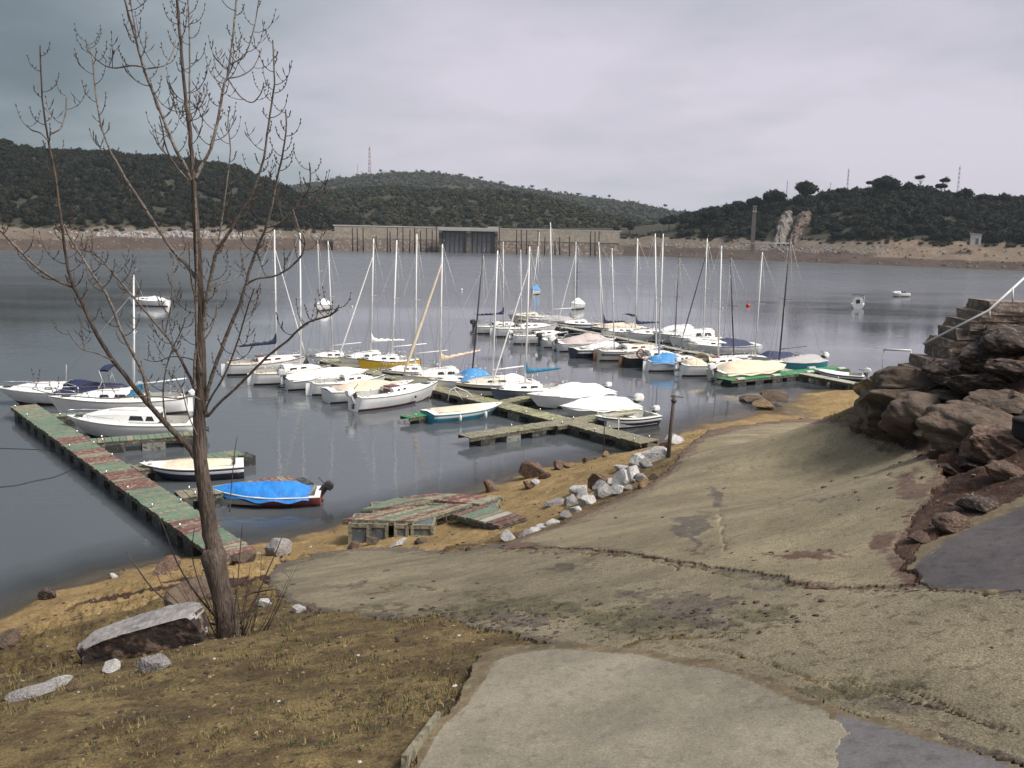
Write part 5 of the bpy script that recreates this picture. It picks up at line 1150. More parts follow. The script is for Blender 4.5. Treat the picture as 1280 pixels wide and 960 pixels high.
def dock(name, p0, p1, width, z, label, colors, panel=1.3, boards=5, group=None, pale=.2, seed=3, fl_every=1.6, depth=.34):
    p0 = Vector((p0.x, p0.y, 0)); p1 = Vector((p1.x, p1.y, 0)); d = p1-p0; L = d.length; t = thing(name, p0, math.atan2(d.y, d.x), label, 'pontoon', group); rng = random.Random(seed)
    n = max(1, round(L/panel)); pl = L/n
    for k in range(n):
        c = colors[k % len(colors)] if len(colors) == n else colors[int(k*len(colors)/n)]
        mb = MB()
        for b in range(boards):
            bw = pl/boards; cc = c
            if rng.random() < .12: cc = 'bare'
            mb.box((k*pl+bw*(b+.5), rng.uniform(-.02, .02), z-.02+rng.uniform(-.008, .008)), (bw-.02, width+rng.uniform(-.04, .05), .04), WOODC[cc], ry=rng.uniform(-.01, .01))
        mb.build('deck_panel', t)
    for sd in (-1, 1): MB().box((L/2, sd*(width/2-.05), z-.12), (L, .06, .14), m_beam).build('side_beam', t)
    k = 0; x = fl_every*.4
    while x < L-.3:
        l = rng.uniform(.75, 1.05)
        MB().box((x+l/2, 0, z-.19-depth/2-.05), (l, width*.94, depth+.2), m_floatp if rng.random() < pale else m_float).build('float', t); x += fl_every*rng.uniform(.9, 1.1)
    mb = MB()
    for k in range(int(L/2.6)):
        for sd in (-1, 1):
            if rng.random() < .5: mb.tube([(k*2.6+.5, sd*(width/2-.12), z), (k*2.6+.5, sd*(width/2-.12), z+.14)], .035, m_chrome, 6)
    if mb.v: mb.build('mooring_cleats', t, kind='stuff')
    return t
GP = 'floating pontoons'
la, lb_, ra, rb = W(14, 509, .6), W(286, 704, .6), W(44, 504, .6), W(318, 690, .6)
dock('floating_pontoon', (la+ra)/2, (lb_+rb)/2, 1.2, .6, 'long green and red planked pontoon reaching the bank behind the tree', ['bare', 'green', 'green', 'green', 'green', 'green', 'red', 'green', 'red', 'red', 'green', 'red', 'red', 'green', 'green', 'green', 'red', 'green', 'red', 'red'], panel=1.45, boards=7, group=GP, depth=.36, pale=.08)
def finger(a, b, w, lb, cols, z=.55, **kw): return dock('pontoon_finger', W(a[0], a[1], z), W(b[0], b[1], z), w, z, lb, cols, group='pontoon fingers', **kw)
finger((62, 519), (200, 513), .8, 'green finger under the bows of the furthest cruisers on the left', ['green'], pale=.1)
finger((112, 551), (246, 541), .9, 'green finger in front of the cabin cruiser with dark windows', ['green', 'green', 'red', 'green', 'bare'], pale=.35)
finger((168, 585), (300, 565), .9, 'weathered finger behind the small navy motorboat', ['bare', 'bare', 'green', 'red'], pale=.2)
finger((222, 618), (368, 598), 1.0, 'weathered and red finger behind the blue tarpaulin boat', ['bare', 'bare', 'bare', 'red', 'red'], pale=.1)
dock('floating_pontoon', W(812, 552, .5), W(385, 444, .5), 1.25, .5, 'mossy weathered pontoon in the middle, its shore end resting on the sand', ['bare', 'moss', 'moss', 'bare', 'moss', 'moss', 'bare', 'moss'], panel=1.3, boards=6, group=GP, seed=5, pale=.3)
finger((580, 545), (764, 518), 1.0, 'weathered finger with pale boxes reaching left from the middle pontoon', ['bare', 'moss', 'bare', 'bare', 'moss'], z=.5, pale=.6)
finger((802, 512), (690, 531), .9, 'mossy finger beside the open navy boat', ['moss', 'bare'], z=.5)
finger((700, 488), (622, 503), .8, 'mossy finger between the grey-blue sloop and the white speedboat', ['moss'], z=.5)
finger((506, 521), (592, 507), .8, 'bright green finger left of the turquoise speedboat', ['bright'], z=.4)
dock('floating_pontoon', W(1090, 483, .5), W(650, 398, .5), .9, .5, 'pale narrow pontoon running out from the rocks on the right', ['pale'], panel=1.6, boards=6, group=GP, seed=7, pale=.35)
tg = finger((905, 474), (1052, 459), 1.4, 'bright green pontoon with white fender pads crossing in front of the teal sloop', ['bright'], z=.5, pale=.15)
a = W(905, 474, .5); b = W(1052, 459, .5); LL = (b-a).length
for k in range(7):
    for sd in (-1, 1):
        if (k+(sd > 0)) % 2 == 0: MB().box((LL*(k+.5)/7, sd*.62, .57), (.7, .22, .10), m_fend).build('fender_pad', tg)
p = W(975, 459, .55); 
# steel hoop on the green finger
p = W(560, 500, .45); t = thing('steel_hoop', (p.x, p.y, .4), .5, 'bent white steel hoop standing behind the turquoise boat', 'rail')
MB().tube([(0, 0, 0), (.1, 0, .6), (.5, 0, .75), (1.2, .0, .45), (1.7, 0, 0)], .03, m_fend, 6).build('hoop', t); MB().tube([(.35, .0, .72), (.9, 0, 0)], .025, m_fend, 6).build('strut', t)
# floating mooring line at the left
m_fl = mat('dark_line', (.03, .03, .03), (.02, .02, .02), rough=.8)
pts = [W(x, y, .01) for x, y in [(-10, 610), (20, 607), (45, 601), (66, 597), (80, 592), (100, 582), (108, 578)]]
o = MB().tube(pts, .022, m_fl, 5).build('mooring_line', label='dark mooring line floating beside the left pontoon', cat='rope')
pts = [W(x, y, .01) for x, y in [(-10, 560), (50, 562), (100, 566), (150, 578)]]
MB().tube(pts, .014, m_fl, 4).build('mooring_line', label='thin mooring line floating above the thicker one at left', cat='rope')

# ------------------------------------------------------------------ rocks on the shore
R_PALE = mat('granite_pale', (.52, .50, .48), (.38, .365, .35), scale=2.2, rough=.9, bump=.8, bscale=9, col3=(.27, .25, .23))
R_GREY = mat('granite_grey', (.27, .25, .24), (.16, .145, .14), scale=2.2, rough=.9, bump=.8, bscale=9, col3=(.30, .28, .26))
R_BRN = mat('rock_brown', (.115, .066, .045), (.06, .036, .026), scale=2.2, rough=.9, bump=.8, bscale=9, col3=(.17, .115, .075))
R_TAN = mat('rock_tan', (.125, .092, .062), (.058, .040, .030), scale=1.6, rough=.9, bump=.9, bscale=7, col3=(.12, .075, .05))
R_DRK = mat('rock_dark', (.05, .032, .025), (.025, .017, .014), scale=1.6, rough=.95, bump=.9, bscale=7, col3=(.14, .095, .07))
R_OCH = mat('rock_ochre', (.25, .17, .075), (.13, .085, .05), scale=1.8, rough=.95, bump=.9, bscale=8, col3=(.10, .06, .04))
RMESH = {}
def rock_mesh(seed, m, sub=3, cuts=8, soft=False):
    k = (seed, m.name, sub, soft)
    if k in RMESH: return RMESH[k]
    V, Fc = rock_np(seed, sub, .32, 13) if not soft else rock_np(seed+60, sub, .75, 5)
    if soft: V = V*(1+.022*np.sin(V[:, 2]*13+V[:, 0]*3+fbm(V[:, 0]*2, V[:, 1]*2, 3, seed)*4)+.06*(ridge(V[:, 0]*2.2+V[:, 2], V[:, 1]*2.2+V[:, 2], 4, seed)-.6))[:, None]
    me = bpy.data.meshes.new('rock'); me.from_pydata([tuple(v) for v in V], [], [tuple(f) for f in Fc]); me.materials.append(m); me.update()
    me.polygons.foreach_set('use_smooth', [soft]*len(Fc)); RMESH[k] = me; return me
def rock(px, py, w, m, label, group, seed=0, asp=.65, hgt=.55, sink=.3, rz=None, name='rock', cat='rock', sub=3, dmax=75, tilt=.15, d=None, soft=False):
    p = ground_hit(px, py, dmax=dmax) if d is None else WD(px, py, d)
    dist = math.hypot(p.x, p.y); s = w/FPX*math.hypot(dist, H-p.z)/2; rng = random.Random(seed*31+int(px)*7+int(py))
    o = bpy.data.objects.new(name, rock_mesh(seed % 9, m, sub, soft=soft)); COL.objects.link(o)
    o.scale = (s*1.15, s*1.15*asp/.8, s*1.15*hgt/.8); o.location = (p.x, p.y, p.z+s*hgt*(1-2*sink)*.9)
    o.rotation_euler = (rng.uniform(-tilt, tilt), rng.uniform(-tilt, tilt), rng.uniform(-.5, .5) if rz is None else rz)
    return tag(o, label, cat, group)
RL = [
 (724, 617, 24, R_PALE, 'pale granite block at the upper left of the stone heap beside the slipway'), (714, 631, 20, R_GREY, 'grey block leaning on the left foot of the stone heap'),
 (694, 631, 25, R_GREY, 'flat dark grey boulder lying apart at the left of the stone heap'), (735, 631, 24, R_PALE, 'angular pale stone at the bottom of the heap beside the slipway edge'),
 (754, 619, 31, R_GREY, 'big rounded grey boulder in the middle of the stone heap'), (772, 617, 22, R_PALE, 'pale stone right of the big rounded grey boulder'),
 (780, 604, 26, R_PALE, 'whitish stone above the pale one in the heap'), (792, 598, 28, R_PALE, 'large white block in the upper middle of the heap'),
 (801, 601, 16, R_GREY, 'small dark-faced cube of stone right of the large white block'), (777, 588, 20, R_PALE, 'small white stone at the water side of the large white block'),
 (797, 583, 26, R_PALE, 'white and brown block below the top slab of the heap'), (817, 576, 36, R_PALE, 'broad sloping pale slab at the top of the heap'),
 (808, 584, 18, R_GREY, 'grey wedge under the broad sloping slab'), (843, 554, 26, R_PALE, 'pale stone just beyond the leaning post'),
 (747, 611, 27, R_BRN, 'rusty brown boulder behind the rounded grey one'), (819, 599, 15, R_BRN, 'small brown stone on the slipway side of the heap'),
 (804, 609, 16, R_OCH, 'olive-stained stone on the slipway edge'), (691, 655, 17, R_PALE, 'pale flat stone in the strip running down to the beached ramp'),
 (678, 659, 17, R_PALE, 'second pale flat stone in the strip by the beached ramp'), (667, 665, 17, R_PALE, 'third pale flat stone in the strip by the beached ramp'),
 (655, 671, 15, R_GREY, 'last small grey stone of the strip by the beached ramp'), (720, 640, 18, R_PALE, 'pale stone where the strip meets the heap'), (706, 647, 16, R_GREY, 'grey stone between heap and strip'),
 (729, 623, 16, R_PALE, 'small pale stone wedged in the left side of the heap'), (764, 606, 14, R_PALE, 'small pale stone wedged in the centre of the heap'), (785, 612, 13, R_GREY, 'small grey stone at the slipway edge of the heap'),
 (666, 596, 29, R_BRN, 'long brown rock at the water edge left of the heap'), (661, 611, 16, R_BRN, 'brown stone in front of the long brown rock'), (669, 606, 13, R_PALE, 'cream stone leaning on the long brown rock'),
 (680, 598, 16, R_BRN, 'small brown stone touching the right end of the long brown rock'), (702, 585, 24, R_BRN, 'flat brown rock on the sand at mid beach'), (713, 583, 20, R_OCH, 'sandy slab behind the flat brown rock'),
 (732, 578, 9, R_BRN, 'little reddish stone at the water edge'), (803, 572, 15, R_BRN, 'brown stone by the shore end of the pontoon'), (757, 571, 11, R_OCH, 'small ochre stone in the shallows by the pontoon'), (832, 560, 14, R_BRN, 'brown stone at the foot of the leaning post'),
 (614, 614, 24, R_BRN, 'brown rock in the shallows right of the beached pontoon pieces'), (526, 679, 16, R_TAN, 'squarish tan stone in front of the beached pontoon boxes'), (498, 681, 23, R_PALE, 'flat white stone in front of the beached pontoon'),
 (586, 689, 9, R_DRK, 'small black stone on the concrete below the beached ramp'), (441, 685, 15, R_BRN, 'brown stone at the lower left of the beached pontoon'), (466, 680, 17, R_TAN, 'tan slab tilted below the beached pontoon'), (636, 675, 18, R_PALE, 'pale chip of concrete below the beached ramp'),
 (207, 716, 29, R_BRN, 'brown rock on the shore just left of the tree'), (62, 748, 19, R_DRK, 'dark rock at the left water edge'), (143, 722, 10, R_PALE, 'small pale stone in the left shallows'),
 (348, 692, 31, R_GREY, 'rounded grey boulder right of the pontoon end'), (303, 702, 30, R_TAN, 'pale-brown boulder holding the end of the pontoon'), (12, 806, 26, R_TAN, 'tan boulder at the far left edge'),
 (34, 872, 42, R_GREY, 'flat grey stone at the left edge of the bank'), (72, 858, 32, R_PALE, 'pale angular stone right of the flat grey one'), (96, 860, 16, R_OCH, 'small mossy stone beside the pale angular one'),
 (243, 752, 50, R_TAN, 'dark blocky rock standing between tree and shore'), (332, 757, 16, R_PALE, 'pale stone right of the tree roots'), (374, 765, 16, R_PALE, 'first of two pale stones in the grass by the apron edge'), (389, 764, 15, R_TAN, 'second pale stone in the grass by the apron edge'),
 (191, 838, 34, R_GREY, 'half-buried grey stone under the near corner of the big boulder'), (140, 838, 22, R_PALE, 'pale stone tucked left of the big boulder'),
 (936, 508, 34, R_TAN, 'flat tan rock lying in the inlet, left one of the two'), (968, 507, 38, R_TAN, 'flat tan rock lying in the inlet, right one of the two'), (955, 512, 26, R_OCH, 'ochre stone between the two flat rocks of the inlet'),
]
for i, (px, py, w, m, lb) in enumerate(RL):
    rock(px, py, w*1.08, m, lb, 'stones along the shore', seed=i*5+1, hgt=(.30 if 920 < px < 990 or 'flat' in lb else [.62, .5, .72, .55][i % 4]), asp=[.75, .95, .65][i % 3], sink=(.24 if not (920 < px < 990) else -.35), tilt=(.45 if not (920 < px < 990) else .06))
KN = [  # knoll boulders: px, py(base), width, mat, label
 (1104, 520, 74, R_TAN, 'wide tan boulder at the left foot of the rocky knoll'), (1148, 528, 86, R_TAN, 'big smooth tan boulder at the front of the knoll'), (1128, 503, 84, R_TAN, 'long arched tan boulder above the two front ones'),
 (1113, 490, 60, R_OCH, 'ochre fissured rock at the left top of the knoll'), (1150, 488, 80, R_TAN, 'flat-topped grey-brown block behind the arched boulder'), (1080, 530, 30, R_BRN, 'small dark boulder at the leftmost foot of the knoll'), (1096, 538, 26, R_TAN, 'small tan boulder low at the foot of the knoll'),
 (1172, 478, 52, R_DRK, 'dark boulder under the lowest steps'), (1198, 462, 70, R_DRK, 'dark rounded rock below the middle steps'), (1226, 442, 76, R_DRK, 'dark rock mass below the upper steps'), (1262, 425, 86, R_DRK, 'dark rock mass under the top landing'),
 (1185, 498, 66, R_DRK, 'dark boulder in the middle of the knoll'), (1232, 478, 76, R_DRK, 'dark brown boulder right of the middle of the knoll'), (1270, 465, 70, R_DRK, 'dark reddish boulder near the right edge of the knoll'),
 (1218, 520, 44, R_TAN, 'round-topped standing boulder at the lower right of the knoll'), (1250, 515, 60, R_TAN, 'long tan slab right of the standing boulder'), (1268, 498, 30, R_BRN, 'orange-brown stone beside the right edge'),
 (1210, 542, 80, R_TAN, 'layered tan ledge below the standing boulder'), (1235, 560, 70, R_BRN, 'reddish ledge with thin layers near the right edge'), (1190, 556, 34, R_BRN, 'small reddish ledge at the slipway side'),
 (1215, 582, 30, R_DRK, 'dark stone on the earth above the paved path'), (1182, 585, 22, R_BRN, 'small brown stone on the earth near the slipway'), (1222, 632, 50, R_DRK, 'dark overhanging lump at the path edge'), (1190, 655, 36, R_BRN, 'crumbled brown edge stone beside the path'), (1150, 672, 20, R_BRN, 'small crumbled stone at the path corner'),
 (1160, 540, 26, R_TAN, 'small tan stone between the ledge and the front boulder'), (1255, 590, 30, R_BRN, 'brown stone below the dark tank'), (1172, 512, 30, R_BRN, 'brown stone wedged behind the front boulder')]
for i, (px, py, w, m, lb) in enumerate(KN):
    rock(px, py+(9 if m is R_DRK and py < 500 else 4), w*(.82 if m is R_DRK else 1.0), m, lb, 'boulders of the rocky knoll', seed=i+3, hgt=(.34 if m is R_DRK and w > 45 else .46), asp=1.1, sink=.30, sub=5 if w > 50 else 4, name='boulder', cat='boulder', tilt=.18, dmax=45, soft=True)
# the big split boulder left of the tree
p = ground_hit(185, 828); q = ground_hit(278, 790)
V, Fc = rock_np(21, 5, .25, 0)
V = np.sign(V)*np.abs(V)**.62; n_ = np.array([0, -.94, -.22]); n_ /= np.linalg.norm(n_); t_ = V@n_-.62; V = V-np.outer(np.maximum(t_, 0), n_)
V[:, 2] = np.where(V[:, 2] > .5, .5+(V[:, 2]-.5)*.3, V[:, 2]); V *= (1+.07*fbm(V[:, 0]*3+V[:, 2]*2, V[:, 1]*3, 4, 7)+.03*ridge(V[:, 0]*7, V[:, 1]*7+V[:, 2]*5, 3, 4))[:, None]
V[:, 2] += .12*V[:, 0]*(1-V[:, 2])
big = np_mesh('boulder', V*[.86, .55, .40], Fc, [R_GREY, R_DRK], smooth=False, label='big flat-topped grey boulder with darker steep sides, left of the tree', cat='boulder')
bc = ground_hit(205, 812); big.scale = (.84, .8, .9); big.location = (bc.x-.27, bc.y+.12, bc.z+.08); big.rotation_euler = (math.radians(-6), math.radians(-13), math.radians(12))
nrm = np.zeros(len(Fc)); big.data.polygons.foreach_get('material_index', np.zeros(len(Fc), np.int32))
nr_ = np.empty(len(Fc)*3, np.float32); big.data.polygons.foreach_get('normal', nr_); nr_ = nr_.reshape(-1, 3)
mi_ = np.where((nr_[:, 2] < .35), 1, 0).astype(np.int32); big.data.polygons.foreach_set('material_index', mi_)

# ------------------------------------------------------------------ beached pontoon pieces
def quad_deck(t, name, A, B, Cc, D, n, cols, th=.06, rng=None, board=None):
    """planks run from the A-B edge to the D-C edge"""
    rng = rng or random.Random(5); A, B, Cc, D = map(Vector, (A, B, Cc, D))
    for k in range(n):
        g = .06/n*2; s0 = k/n+g*.5; s1 = (k+1)/n-g*.5; e = rng.uniform(-.02, .03); u = (D-A).normalized()*e; zz = Vector((0, 0, rng.uniform(-.012, .012)))
        a, b, c, d = A.lerp(B, s0)-u+zz, A.lerp(B, s1)-u+zz, D.lerp(Cc, s1)+u+zz, D.lerp(Cc, s0)+u+zz; dn = Vector((0, 0, -th))
        m = WOODC[cols[k % len(cols)]]
        MB().add([a, b, c, d, a+dn, b+dn, c+dn, d+dn], [(0, 1, 2, 3), (7, 6, 5, 4), (0, 4, 5, 1), (1, 5, 6, 2), (2, 6, 7, 3), (3, 7, 4, 0)], m).build('plank', t)
def gz(x, y): return float(full_z(np.array([x]), np.array([y]))[0])
m_bgrey = mat('faded_blue_float', (.095, .115, .14), (.065, .075, .09), scale=2.5, rough=.8, bump=.3, col3=(.17, .16, .12))
def box_between(t, name, p, u, v, w, d, z1, m, slats=True):
    """float box under the deck: centre p, axes u,v"""
    z0 = gz(p.x, p.y)-.05; a = math.atan2(u.y, u.x); h = z1-z0
    b = MB().box((p.x, p.y, (z0+z1)/2), (w, d, h), m, rz=a).build(name, t)
    mb = MB()
    for sx in (-1, 1):
        for sy in (-1, 1):
            q = p+u*(sx*(w/2))+v*(sy*(d/2)); mb.box((q.x, q.y, (z0+z1)/2), (.09, .09, h+.01), WOODC['bare'], rz=a)
    for zz in (z0+.10, z1-.04):
        for sy in (-1, 1): q = p+v*(sy*(d/2+.012)); mb.box((q.x, q.y, zz), (w, .05, .12), WOODC['bare'], rz=a)
        for sx in (-1, 1): q = p+u*(sx*(w/2+.012)); mb.box((q.x, q.y, zz), (.05, d, .12), WOODC['bare'], rz=a)
    mb.build('frame', b)
def piece(name, corners, n, cols, boxes, lb, seed, drop=0.0):
    A, B, Cc, D = corners; t = thing(name, (0, 0, 0), 0, lb, 'pontoon', 'beached pontoon pieces'); rng = random.Random(seed)
    quad_deck(t, 'plank', A, B, Cc, D, n, cols, rng=rng)
    u = (B-A); u.z = 0; L = u.length; u.normalize(); v = Vector((-u.y, u.x, 0))
    if (D-A).dot(v) < 0: v = -v
    Wd = abs((D-A).dot(v))
    for (s, w, off) in boxes:
        zt = A.lerp(B, s).z-.09; p = A+u*(L*s)+(D-A).normalized()*(off)+Vector((0, 0, 0)); box_between(t, 'float_box', p, u, v, w, .95, zt, m_bgrey)
    mb = MB()
    for (P0, P1) in ((A, B), (B, Cc), (Cc, D), (D, A)):
        d = P1-P0; c = (P0+P1)/2+Vector((0, 0, -.115)); ang = math.atan2(d.y, d.x); pit = -math.asin(max(-1, min(1, d.z/d.length)))
        MB().box(c, (d.length-.02, .06, .10), m_beam, rz=ang, ry=pit).build('edge_beam', t)
    # move the origin to the ground under the piece without moving the parts
    c0 = (A+B+Cc+D)/4; base = Vector((c0.x, c0.y, gz(c0.x, c0.y))); t.location = base
    for ch in t.children: ch.location = -base
    return t
Z1 = 1.30
piece('beached_pontoon', (W(428, 649, Z1), W(517, 651, Z1), W(590, 629, Z1), W(497, 634, Z1)), 8, ['red', 'bare', 'red', 'bare', 'green', 'bare', 'red', 'bare'], [(.07, .55, .5), (.34, .5, .5), (.70, .5, .5), (.92, .75, .5)], 'front beached pontoon section raised on four wooden float boxes', 3)
piece('beached_pontoon', (W(452, 636, Z1-.02), W(497, 633, Z1+.0), W(556, 622, Z1), W(494, 622, Z1)), 6, ['green', 'green', 'bare', 'green', 'red', 'bare'], [(.2, .6, .6), (.8, .6, .6)], 'green-planked beached pontoon section lying behind the front one', 4)
piece('beached_pontoon', (W(500, 621.5, Z1), W(602, 630, Z1-.03), W(628, 620, Z1), W(540, 616.5, Z1)), 5, ['red', 'bare', 'red', 'red', 'bare'], [(.85, .9, .5), (.3, .7, .5)], 'rearmost red beached section with a blue-grey box at its right end', 5)
g1 = ground_hit(625, 662); g2 = ground_hit(658, 652)
piece('beached_ramp', (W(566, 643, Z1-.10), Vector((g1.x, g1.y, g1.z+.10)), Vector((g2.x, g2.y, g2.z+.12)), W(604, 631, Z1-.12)), 7, ['red', 'green', 'green', 'bare', 'pale', 'red', 'red'], [], 'red and green ramp panel sloping from the beached sections to the sand', 6)
a = ground_hit(466, 669); o = MB().tube([(a.x, a.y, a.z+.06), (a.x+.75, a.y+.45, a.z+.42)], [.07, .06], WOODC['bare'], 7).build('loose_beam', label='loose grey beam leaning out from under the beached pontoon', cat='beam')

# ------------------------------------------------------------------ leaning post, stakes, railings, steps, tank
m_old = mat('old_post_wood', (.13, .10, .075), (.075, .055, .045), scale=5, rough=.95, bump=.8, stretch=(4, 4, .6), col3=(.2, .17, .14))
b = ground_hit(835, 572, dmax=60); top = WY(843, 494, b.y); t = thing('wooden_post', (b.x, b.y, b.z-.15), 0, 'dark weathered post leaning right at the top of the stone heap', 'post')
hh = top.z-b.z+.15; dx = top.x-b.x
MB().tube([(0, 0, 0), (dx*.45, .02, hh*.5), (dx, 0, hh)], [.07, .065, .055], m_old, 9).build('shaft', t); MB().tube([(dx*.9, 0, hh*.9), (dx*.93, .0, hh*.93)], .09, m_fl, 9).build('wire_wrap', t)
MB().tube([(dx-.12, 0, hh*.985), (dx+.3, 0, hh*.97)], .02, m_old, 5).build('crossbar', t)
for (px, yt, yb, lb) in [(755, 522, 570, 'thin iron stake standing in the shallows by the pontoon'), (773, 522, 546, 'short pale stake beside the open navy boat'), (365, 0, 0, '')][:2]:
    p = W(px, yb, 0); tp = WY(px+.5, yt, p.y); t = thing('mooring_stake', (p.x, p.y, -.3), 0, lb, 'stake'); MB().tube([(0, 0, 0), (tp.x-p.x, 0, tp.z+.3)], .022, m_fl if px == 755 else m_fend, 6).build('shaft', t); MB().tube([(tp.x-p.x-.05, 0, tp.z+.25), (tp.x-p.x+.05, 0, tp.z+.25)], .02, m_fl, 6).build('eye', t)
m_step = mat('granite_step', (.20, .155, .125), (.12, .09, .075), scale=2.4, rough=.9, bump=.7, bscale=10, col3=(.28, .23, .19))
st = thing('stone_stairs', WD(1175, 470, 24), 0, 'rough granite stairs climbing right over the dark knoll', 'stairs')
STP = [(1144, 461, .9), (1160, 449, 1.1), (1181, 436, 1.0), (1183, 424, 1.3), (1195, 411, 1.3), (1208, 400, 1.3), (1222, 389, 1.2), (1237, 377, 3.4)]
for k, (px, py, ln) in enumerate(STP):
    a = WD(px, py, 24.0+.05*k); hgt = .24 if k < 7 else .30; l = st.location
    bm = bmesh.new(); bmesh.ops.create_cube(bm, size=1.0); bmesh.ops.subdivide_edges(bm, edges=bm.edges, cuts=3, use_grid_fill=True)
    for v in bm.verts:
        w = Vector((v.co.x*ln, v.co.y*1.15, v.co.z*hgt)); n_ = float(fbm(np.array([w.x*2.2+k*3+w.z*3]), np.array([w.y*2.2+k+w.z*2]), 3, 5)[0]); v.co = w*(1+.0*n_)+Vector((n_*.07*(1 if v.co.x > 0 else -1), n_*.07, n_*.03))
    me = bpy.data.meshes.new('step'); bm.to_mesh(me); bm.free(); me.materials.append(m_step); o = bpy.data.objects.new('step', me); COL.objects.link(o); o.parent = st
    o.location = Vector((a.x+ln/2, a.y+.45, a.z-hgt/2))-l; o.rotation_euler = (0, 0, random.Random(k).uniform(-.08, .08))
m_hr = mat('white_handrail', (.66, .66, .66), (.52, .52, .52), scale=4, rough=.4)
p0 = WD(1154, 430, 23.3); p1 = WD(1236, 388, 23.7); p2 = WD(1283, 345, 24.2); t = thing('handrail', p1, 0, 'slanting white handrail above the stone stairs', 'handrail')
MB().tube([p0-p1, Vector((0, 0, 0)), p2-p1], .028, m_hr, 8).build('rail', t)
for (px, pyt, pyb) in ((1237, 388, 398), (1266, 361, 380)):
    a = WD(px, pyt, 23.8)-p1; c = WD(px, pyb, 23.8)-p1; MB().tube([a, c], .022, m_hr, 6).build('baluster', t)
r0 = WD(1104, 437, 27.0); r1 = WD(1139, 438, 27.0); t = thing('handrail', r0, 0, 'short level white handrail on two thin posts left of the stairs', 'handrail')
MB().tube([(0, 0, 0), r1-r0], .026, m_hr, 8).build('rail', t); MB().tube([(.02, 0, 0), (.02, 0, (WD(1104, 487, 27)-r0).z)], .011, m_wire, 5).build('baluster', t)
MB().tube([r1-r0, WD(1139, 486, 27)-r0], .011, m_hr, 5).build('baluster', t)
g = ground_hit(1268, 566, dmax=40); t = thing('water_tank', (g.x, g.y, g.z-.1), .15, 'dark barrel-like tank with a pale green side cut off by the right edge', 'tank')
dd = math.hypot(g.x, g.y); k = dd/FPX*1.12; m_tank = mat('tank_dark', (.012, .010, .009), (.018, .015, .013), rough=.95); m_tg = mat('tank_green', (.10, .12, .105), (.07, .085, .075), rough=.8, scale=3)
rr = 17*k; hh = 40*k
MB().tube([(rr*.9, 0, 0), (rr*.9, 0, .04), (rr*.9, 0, hh*.96), (rr*.9, 0, hh)], [rr*.96, rr, rr, rr*.93], m_tank, 20).build('shell', t)
MB().tube([(rr*1.25, -rr*.2, hh*.35), (rr*1.25, -rr*.2, hh*.72)], rr*.82, m_tg, 18).build('band', t)
for z_ in (.08, .55, .92): MB().tube([(rr*.9, 0, hh*z_), (rr*.9, 0, hh*z_+.05)], rr*1.03, m_tank, 20).build('hoop', t)
# timber strip along the foreground slab
pts = [ground_hit(508, 958, dmin=2), ground_hit(545, 908)]
a, b2 = pts; d = b2-a; o = MB().box((a+b2)/2+Vector((0, 0, .04)), (d.length*1.15, .035, .09), WOODC['bare'], rz=math.atan2(d.y, d.x), ry=-math.asin(d.z/d.length)).build('timber_edging', label='thin grey timber edging at the left side of the foreground slab', cat='edging')

# ------------------------------------------------------------------ the bare poplar
m_bk = mat('poplar_bark', (.15, .115, .09), (.07, .05, .04), scale=3.0, rough=.95, bump=.9, bscale=14, stretch=(3, 3, .5), col3=(.055, .04, .032))
m_bk2 = mat('poplar_branch', (.22, .195, .165), (.12, .095, .08), scale=7, rough=.9, bump=.5, col3=(.08, .06, .05))
m_tw = mat('poplar_twig', (.085, .058, .046), (.05, .035, .03), scale=20, rough=.85)
TB = ground_hit(282, 797); TY = TB.y; PXM = math.hypot(TY, H-TB.z)/FPX
tree = thing('poplar_tree', (TB.x, TB.y, TB.z), 0, 'tall bare young poplar with upturned budding twigs on the near bank', 'tree')
def smooth_pts(P, n):
    P = [Vector(p) for p in P]; out = []
    for i in range(len(P)-1):
        p0 = P[max(i-1, 0)]; p1 = P[i]; p2 = P[i+1]; p3 = P[min(i+2, len(P)-1)]
        for k in range(n):
            t = k/n; out.append(.5*((2*p1)+(p2-p0)*t+(2*p0-5*p1+4*p2-p3)*t*t+(3*p1-p0-3*p2+p3)*t*t*t))
    out.append(P[-1]); return out
